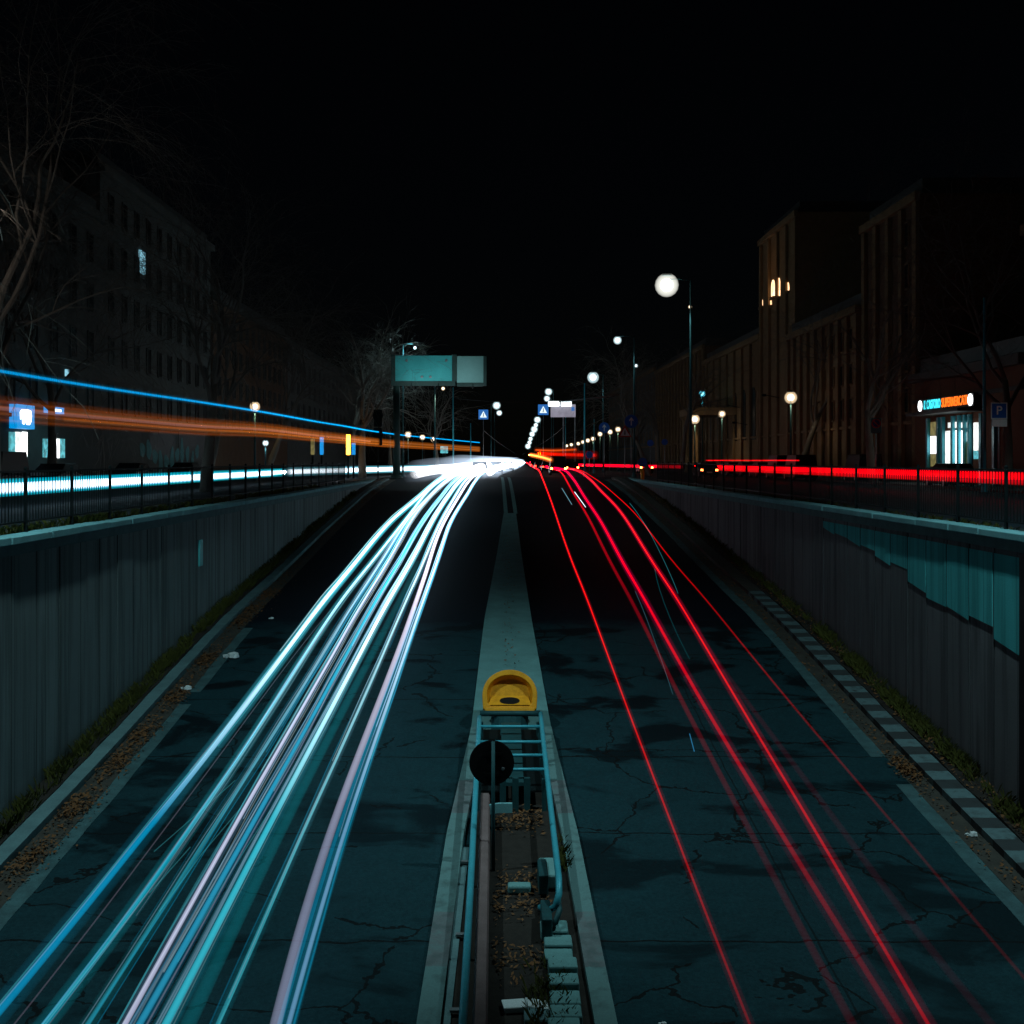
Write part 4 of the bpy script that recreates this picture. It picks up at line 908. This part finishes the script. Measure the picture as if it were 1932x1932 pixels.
for x, y, c, lab, van in ((27.4, 88, (.02, .022, .025), 'dark people carrier parked in front of the brown facade on the right', True), (25.0, 97, (.03, .035, .04), 'dark van parked ahead of the people carrier on the right', True),
        (25.0, 103.5, (.05, .055, .06), 'grey van parked beside the leaning pale trunk', True), (25.0, 111, (.1, .1, .11), 'silver grey car parked past the row of dark vans', False), (25.0, 118, (.02, .02, .03), 'black car parked before the church porch', False),
        (25.0, 125, (.12, .12, .12), 'pale grey car parked nearest the church porch', False), (27.6, 57, (.03, .03, .035), 'dark car parked below the parking sign at the right edge', False), (27.4, 71, (.015, .02, .02), 'black car parked in front of the lit shop', False)):
    make_car(c, lab, 'offlamp', None, van, (x, y), 0 if y != 57 else math.pi)
for x, y, c, lab, van in ((-25.9, 60, (.012, .013, .014), 'black van parked in front of the blue lit shop sign on the left', True), (-25.9, 68, (.014, .015, .016), 'black car parked in front of the second shop on the left', False), (-25.9, 82, (.03, .03, .03), 'dark car parked past the shops on the left', False), (-25.9, 96, (.03, .035, .04), 'dark grey car parked before the graffiti shutters', False)):
    make_car(c, lab, 'offlamp', None, van, (x, y), math.pi)
for i, (px, d, t, van, lab) in enumerate((
    (1331, 112, 'brake', False, 'car braking with bright orange red tail lights on the right side street'), (1216, 150, 'brake', False, 'small car with glowing tail lights left of the braking one'),
    (1052, 132, 'brake', True, 'van with bright tail lights stopped in the right lanes'), (1078, 150, 'brake', False, 'car with bright tail lights stopped right of the van'), (1033, 165, 'tail', False, 'car with red tail lights left of the stopped van'),
    (1018, 190, 'tail', False, 'far car with red tail lights close to the median'), (1066, 185, 'tail', True, 'far van with red tail lights ahead of the stopped car'), (1090, 200, 'tail', False, 'far car with red tail lights at the right end of the queue'), (1008, 240, 'tail', False, 'farthest small car with red tail lights near the vanishing point'))):
    q = W(px, 868, d); make_car((.03, .03, .035), lab, t, None, van, (q.x, d), 0)
for i, (px, d, lab) in enumerate(((905, 122, 'oncoming car with white headlights in the outer left lane at the junction'), (935, 140, 'oncoming car with white headlights in the middle of the junction glare'), (958, 175, 'oncoming car with white headlights nearest the median'), (972, 240, 'far oncoming car with white headlights by the vanishing point'))):
    q = W(px, 868, d); make_car((.05, .05, .055), lab, 'offlamp', 'head', False, (q.x, d), math.pi)

# ------------------------------------------------------------------ bare trees
def grow(seed, H, spread, lean=(0, 0), levels=5, r0=.36, droop=.25, fork=.35):
    rr = random.Random(seed); trunk = MB(); br = MB()
    def limb(p, dvec, L, r, lev):
        k = 5 if lev < 2 else 4 if lev < 4 else 3; pts = [p.copy()]; d = dvec.normalized()
        for i in range(k):
            j = .16 if lev else .05
            d = (d + Vector((rr.gauss(0, j), rr.gauss(0, j), rr.gauss(0, j) - (droop*.12*lev if lev > 1 else -.02)))).normalized()
            pts.append(pts[-1] + d * (L / k))
        rad = [r * (1 - .5 * i / k) for i in range(k + 1)]
        (trunk if lev == 0 else br).tube(pts, rad, 10 if lev == 0 else 6 if lev < 3 else 3, caps=lev < 3)
        if lev >= levels: return
        nb = {0: 4, 1: 5, 2: 5, 3: 4}.get(lev, 3)
        for i in range(nb):
            f = 1.0 if i == 0 else rr.uniform(fork if lev else .72, 1.0)
            idx = f * k; a = int(min(idx, k - .001)); q = pts[a].lerp(pts[a+1], idx - a)
            base = (pts[a+1] - pts[a]).normalized()
            ang = rr.uniform(0, 6.28); o = base.orthogonal().normalized(); o = (Matrix.Rotation(ang, 3, base) @ o)
            tilt = rr.uniform(.35, .8) if i else rr.uniform(.05, .3)
            nd = (base * math.cos(tilt * spread) + o * math.sin(tilt * spread))
            if lev < 2: nd.z += .22
            limb(q, nd, L * (rr.uniform(.6, .85) if lev else rr.uniform(.75, 1.0)), max(.008, r * (1 - .5*f) * (.85 if i == 0 else .6)), lev + 1)
    limb(Vector((0, 0, -.1)), Vector((lean[0], lean[1], 1)), H * .38, r0, 0)
    return trunk, br
protos = []
for i, (sd, H, sp, ln_, lv) in enumerate(((11, 19, 1.25, (.1, 0), 6), (23, 16, 1.1, (-.22, .05), 5), (31, 17, 1.2, (.3, 0), 5), (47, 13, 1.3, (.05, .1), 4))):
    tr, b = grow(sd, H, sp, ln_, lv); protos.append((tr, b))
meshes = []
def tree(k, x, y, rot, s, label, first={}):
    g = 'bare plane trees on the left' if x < 0 else 'bare plane trees on the right'
    root = thing('bare_tree', (x, y, -.06), label, 'tree', g, rot); root.scale = (s, s, s)
    if k not in first:
        first[k] = (protos[k][0].build('trunk', M['bark'], root, smooth=True), protos[k][1].build('crown', M['twig'], root, smooth=False))
    else:
        for o in first[k]: c = o.copy(); col.objects.link(c); c.parent = root
    return root
tree(0, -19.2, 44, .4, 1.0, 'nearest bare tree at the left edge, pale branches fanning across the night sky')
tree(1, -15.6, 62, 2.2, 1.0, 'bare tree behind the left railing, second from the left edge')
tree(2, -20.2, 80, 1.0, .95, 'dark bare tree above the orange bus streak on the left')
tree(2, -19.8, 98, 0.2, .9, 'leaning bare tree lit by the warm lamp at its foot on the left')
tree(3, -13.0, 111, .6, 1.15, 'bare tree with bright cyan lit twigs beside the gantry sign')
tree(1, -15, 118, 4.0, .9, 'bare tree behind the traffic light')
tree(3, -7.2, 138, 2.6, .85, 'small bare tree lit from below under the gantry sign')
tree(1, -14, 150, 1.1, .9, 'far bare tree between the gantry pole and the junction')
tree(0, -26.8, 70, 2.9, .9, 'bare tree in front of the left shops, mostly lost in the dark')
tree(2, 27.0, 106, 0.1, 1.0, 'leaning pale bare trunk beside the warm lamp on the right')
tree(1, 22, 141, 3.4, 1.0, 'dark thick bare tree right of the church porch')
tree(2, 16.5, 128, 2.7, .8, 'forked bare tree leaning left beside the blue arrow signs')
tree(3, 27, 84, 1.0, 1.1, 'dark bare tree left of the lit shop')
tree(0, 27.5, 63, 2.0, .85, 'bare tree beside the parking sign, thin pale trunk before the shop')
tree(1, 24, 175, .7, 1.0, 'far bare tree behind the row of globe lamps')
tree(3, 24, 200, 2.2, 1.1, 'farthest bare tree on the right by the avenue end')

# ------------------------------------------------------------------ buildings
def facade(side, y0, y1, H, m, label, floors, bay, X=30, depth=12, ground=4.6, trim='stone', pil=False, cat='building', lit=(), name='apartment_building', skipw=False):
    s = 1 if side == 'r' else -1
    root = thing(name, (s*X, y0, -.05), label, cat); L = y1 - y0
    def bx(b, a0, a1, ya, yb, z0, z1): b.box(min(s*a0, s*a1), max(s*a0, s*a1), ya, yb, z0, z1); return b
    bx(MB(), 0, depth, 0, L, 0, H).build('walls', M[m], root)
    bx(MB(), -.45, -.002, -.2, L + .2, H - .5, H + .15).build('cornice', M[trim], root, bevel=.05)
    bx(MB(), -.18, -.002, 0, L, ground - .25, ground).build('string_course', M[trim], root, bevel=.03)
    bx(MB(), 0.3, depth - .3, .3, L - .3, H + .003, H + 1.2).build('roof', M['shutter'], root)
    if pil:
        n_ = int(L / bay) + 1; p0 = None
        for i in range(n_):
            yy = min(i * bay, L - .8)
            if p0 is None: p0 = bx(MB(), -.32, -.003, 0, .75, 0, H - .52).build('pilaster', M[trim], root, bevel=.04)
            else: c = p0.copy(); col.objects.link(c); c.parent = root; c.location.y = yy
    if not skipw:
        fh = (H - ground - 1.0) / max(1, floors); k = int((L - 1.6) / bay); w0 = None
        for f in range(floors):
            for j in range(k):
                yy = .8 + (j + .5) * (L - 1.6) / k; zz = ground + fh * f + fh * .22
                if w0 is None:
                    b = MB()
                    for q in ((-.62, -.5, 0, fh*.6), (.5, .62, 0, fh*.6), (-.498, .498, -.12, 0), (-.498, .498, fh*.6 - .1, fh*.6)):
                        bx(b, -.12, -.004, q[0], q[1], q[2], q[3])
                    w0 = b.build('window', M[trim], root, loc=(0, yy, zz)); g0_ = bx(MB(), -.05, -.006, -.497, .497, .003, fh*.6 - .103).build('pane', M['glass'], w0)
                else:
                    c = w0.copy(); col.objects.link(c); c.parent = root; c.location = (0, yy, zz)
                    g_ = g0_.copy(); col.objects.link(g_); g_.parent = c
    return root, s, bx
def lit_pane(root, X, s, px0, px1, py0, py1, m, name='lit_window', out=.06):
    """a glazed opening on the facade plane X, between the given directions"""
    ya, yb = sorted((F*X/abs(px0-VX), F*X/abs(px1-VX))); mid = (ya + yb) / 2
    z0, z1 = CZ - (py1-VY)*mid/F, CZ - (py0-VY)*mid/F
    a, b = -out, -.01
    L = root.location
    return MB().box(min(s*a, s*b), max(s*a, s*b), ya - L.y, yb - L.y, z0 - L.z, z1 - L.z).build(name, M[m], root)
M['shop'] = emit('shop_light', (.95, 1, .96), 1.7, .5, 1.5)
M['shop_teal'] = emit('teal_shop_light', (.15, .75, .85), .75, .6, 2.2)
M['shop_olive'] = emit('poster_light', (.42, .36, .12), .5, .6, 2)
M['shop_blue'] = emit('blue_light_box', (.0, .28, .72), 1.0)
M['shop_white'] = emit('white_light_box', (.95, 1, 1), 3)
M['txt_cyan'] = emit('cyan_letters', (.05, .75, .9), 1.5)
M['txt_orange'] = emit('orange_letters', (1, .16, .01), 1.6)
M['belfry'] = emit('belfry_light', (1, .6, .3), 3.2, .5, .8)
M['bluewin'] = emit('blue_window', (.35, .8, 1), .9, .6, 2)
# right side
sm, s, bx = facade('r', 66.6, 84.2, 7.7, 'brick', 'low brown brick supermarket building with lit entrance on the right', 0, 3, ground=6.0, trim='render1', cat='shop', name='shop_building', skipw=True)
for px0, px1, py0, py1, m in ((1757, 1771, 796, 822, 'shop_olive'), (1757, 1771, 823, 856, 'shop_white'), (1757, 1771, 857, 880, 'shop_olive'), (1785, 1793, 813, 876, 'shop'), (1795, 1799, 814, 876, 'shop_teal'), (1804, 1811, 812, 874, 'shop_white'), (1815, 1822.5, 812, 880, 'shop_white'),
        (1825, 1830.5, 815, 833, 'shop'), (1825, 1830.5, 834, 876, 'shop_olive'), (1790, 1798, 797, 807, 'shop'), (1801, 1810.5, 796, 807, 'shop'), (1815, 1821, 797, 807, 'shop'), (1823.5, 1829.5, 797, 807, 'shop'), (1838.5, 1851, 797, 850, 'shop'), (1838.5, 1851, 851, 866, 'shop_teal')):
    lit_pane(sm, 30, 1, px0, px1, py0, py1, m, 'shop_window')
for px in (1754, 1774, 1782, 1801.5, 1813, 1824, 1833, 1855, 1880):
    y = F*30/(px-VX) - sm.location.y; MB().box(-.22, -.011, y-.16, y+.16, 0, 4.6).build('door_frame', M['pipe'], sm)
ya, yb = F*30/(1855-VX) - sm.location.y, F*30/(1752-VX) - sm.location.y
MB().box(-1.6, -.012, ya, yb, 4.75, 4.95).build('canopy', M['shutter'], sm)
zc = CZ + (868-760)*77/F + .05; ya, yb = F*30/(1851.5-VX) - sm.location.y, F*30/(1745-VX) - sm.location.y
MB().box(-.5, -.012, ya, yb, zc - .42, zc + .42).build('sign_box', M['shutter'], sm)
Msg = lambda y, z: Matrix.Translation((-.52, y, z)) @ Matrix.Rotation(R(-90), 4, 'Z') @ Matrix.Rotation(R(90), 4, 'X')
ln_t = yb - ya
text('sign_letters', 'IL CASTORO', .85, M['txt_cyan'], sm, Msg(yb - ln_t*.285, zc), .02, ln_t*.31)
text('sign_letters', 'SUPERMERCATI', .85, M['txt_orange'], sm, Msg(yb - ln_t*.685, zc), .02, ln_t*.44)
for y in (yb - .5, ya + .42): MB().lathe([(.38, -.54), (.38, -.505)], (0, y, zc), 18, 'x').build('sign_roundel', M['shop_white'], sm)
point(sm, (-2.2, 8.5, 3.2), 45, (.9, 1, .95), .5)
facade('r', 46, 66.5, 15, 'render2', 'tall dark building with heavy cornice at the right edge', 3, 3.2, X=30.2, trim='stone')
facade('r', 84.3, 97, 21, 'render2', 'tall dark brown building left of the low shop', 5, 3.0, X=30.4, trim='stone', pil=True)
facade('r', 97.1, 121, 14.5, 'stone', 'long tan building with pilasters behind the warm lamp', 3, 2.6, X=30, trim='stone', pil=True)
bt, s, bx = facade('r', 121.1, 138, 27.5, 'stone', 'tall church bell tower with warm lit arched belfry openings', 0, 4, X=31, trim='stone', cat='bell tower', name='bell_tower', skipw=True, pil=True)
def lit_arch(root, px, py0, py1, wpx, X):
    y = F*X/(px-VX); z0, z1 = CZ-(py1-VY)*y/F, CZ-(py0-VY)*y/F; w = wpx*y/F * 3.4; L = root.location
    poly = [(y-w-L.y, z0-L.z), (y+w-L.y, z0-L.z)] + [(y - L.y + w*math.cos(a), z1 - w - L.z + w*math.sin(a)) for a in np.linspace(0, math.pi, 12)]
    MB().prism(poly, 'x', -.06, -.01).build('belfry_window', M['belfry'], root)
    MB().prism([(a, b) for a, b in poly][:2] + [(y+w*1.3-L.y, z0-.3-L.z), (y-w*1.3-L.y, z0-.3-L.z)], 'x', -.25, -.01).build('window_sill', M['stone'], root)
for px, a, b_, w in ((1437, 557, 578, 3.2), (1459, 528, 560, 4), (1469, 524, 560, 4), (1487, 533, 549, 2.6), (1454, 563, 576, 3)): lit_arch(bt, px, a, b_, w, 31)
point(bt, (-2.5, 10, 23.5), 35, (1, .55, .25), .3)
ch, s, bx = facade('r', 138.1, 176, 16.5, 'stone', 'yellowish lit church porch and nave with columns', 0, 5, X=31, trim='stone', cat='church', name='church', skipw=True, pil=True)
for j in range(6):
    y = 4 + j * 5.6; MB().prism([(y-1.1, 4.2), (y+1.1, 4.2)] + [(y + 1.1*math.cos(a), 9.5 + 1.1*math.sin(a)) for a in np.linspace(0, math.pi, 12)], 'x', -.06, -.01).build('arched_window', M['glass'], ch)
for yl, zl in ((11.5, 8.8), (7.5, 6.5), (-9.0, 9.0)):  # floods added for the warm light that shows on these walls
    MB().box(-1.9, -1.5, yl - .2, yl + .2, zl - .25, zl).build('added_flood_lamp', M['iron'], ch, bevel=.03)
    MB().tube([(-1.5, yl, zl - .1), (-.02, yl, zl - .4)], .04, 6).build('added_lamp_arm', M['iron'], ch)
    point(ch, (-1.7, yl, zl + .1), 18, (1, .6, .26), .15, 95, (R(180), R(-18), 0))
b = MB(); b.box(-6, -.004, 14, 24, 7.6, 8.6); b.build('porch_roof', M['stone'], ch, bevel=.1)
for y in (14.6, 17.4, 20.6, 23.4): MB().lathe([(.5, 0), (.5, .5), (.38, .6), (.33, 7), (.5, 7.3), (.5, 7.598)], (-5.3, y, 0), 16).build('column', M['stone'], ch, smooth=True)
facade('r', 176.2, 230, 19, 'render2', 'long dark block past the church toward the avenue end', 4, 3.5, X=31, pil=True)
facade('r', 231, 330, 20, 'render1', 'farthest grey block on the right of the avenue', 4, 5, X=31)
# left side
ls, s, bx = facade('l', 62, 88, 20, 'render1', 'dark apartment block with two blue lit shops on the left', 4, 3.1, X=30, trim='render1')
lit_pane(ls, 30, -1, 17, 50.5, 764, 809, 'shop_blue', 'sign_box', .5)
cz_ = CZ + (868-786)*72.6/F + .05; yy = F*30/(942-33.5) - 62
b = MB()
blob = [(-.95, .25), (-.7, .42), (.2, .45), (.8, .4), (.95, .1), (.85, -.3), (.6, -.5), (.1, -.5), (-.05, -.3), (-.3, -.5), (-.55, -.45), (-.6, -.15), (-.9, -.2)]
b.prism([(yy + u*.95, cz_ + w*1.0) for u, w in blob], 'x', .505, .52).build('sign_emblem', M['shop_white'], ls)
lit_pane(ls, 30, -1, 16, 27, 815, 863, 'shop_teal', 'shop_window'); lit_pane(ls, 30, -1, 28, 40, 815, 863, 'shop', 'shop_window'); lit_pane(ls, 30, -1, 41, 50, 815, 862, 'shop_white', 'shop_window')
lit_pane(ls, 30, -1, 82, 110, 768, 780, 'shop_blue', 'sign_box', .4); lit_pane(ls, 30, -1, 88, 104, 772, 776.5, 'shop_white', 'sign_emblem', .42)
lit_pane(ls, 30, -1, 80, 95, 828, 863, 'shop_teal', 'shop_window'); lit_pane(ls, 30, -1, 101, 111, 828, 864, 'shop_white', 'shop_window'); lit_pane(ls, 30, -1, 113, 121, 828, 864, 'shop_teal', 'shop_window')
point(ls, (3, yy + 3, 3.2), 60, (.3, .85, 1), .5)
la, s, bx = facade('l', 88.2, 122, 24, 'render1', 'tall dark apartment block with one cyan lit window and graffiti shutters', 5, 3.2, X=30.2, trim='render1')
lit_pane(la, 30.2, -1, 261, 271, 474, 516, 'bluewin', 'lit_window', .16)
lit_pane(ls, 30, -1, 122, 126, 697, 710, 'bluewin', 'lit_window', .16)
for a_, b_ in ((282, 330), (336, 388)): lit_pane(la, 30.2, -1, a_, b_, 815, 868, 'shutter', 'shutter', .05)
gf = MB(); rr = random.Random(8); y0g = 98.6 - la.location.y
for k in range(11):                                   # fat rounded tags, no readable letters
    yc = y0g + k*1.75 + rr.uniform(-.2, .2); zc = 1.7 + rr.uniform(-.3, .9); a0 = rr.uniform(0, 6); w, h = rr.uniform(.5, .85), rr.uniform(.6, 1.2)
    gf.prism([(yc + w*math.cos(t)*(1+.18*math.sin(3*t+a0)), zc + h*math.sin(t)*(1+.15*math.cos(2*t+a0))) for t in np.linspace(0, 6.1, 22)], 'x', .055 + k*.004, .058 + k*.004)
gf.build('graffiti', M['graffiti'], la)
facade('l', 122.3, 165, 19, 'render2', 'dark ochre block behind the gantry sign on the left', 4, 3.4, X=30, trim='render1')
facade('l', 165.3, 260, 18, 'render1', 'farthest grey block on the left of the avenue', 4, 5, X=30, trim='render1')
# lit advertising pillars on the left pavement
for px, py0, py1, d, m, lab in ((590, 828, 858, 112, 'shop_olive', 'small glowing cream light box under the bus streak'), (607, 825, 858, 114, 'shop_blue', 'thin glowing blue light box beside the cream one'), (657, 820, 858, 108, 'amber', 'tall glowing orange light box left of the gantry pole'), (667, 836, 858, 108, 'shop_blue', 'small glowing blue light box beside the orange one'), (838, 842, 855, 150, 'shop_teal', 'small glowing cyan light box in the junction')):
    p = W(px, py0, d); z1 = p.z; z0 = W(px, py1, d).z; w = (3.5 if px != 838 else 7)*d/F
    t = thing('light_box', (p.x, d, -.05), lab, 'light box')
    MB().box(-w, w, -.1, .1, z0 + .05, z1 + .05).build('glowing_panel', M[m], t, bevel=.03)
    MB().box(-w*.5, w*.5, -.08, .08, 0, z0 + .047).build('stand', M['iron'], t)
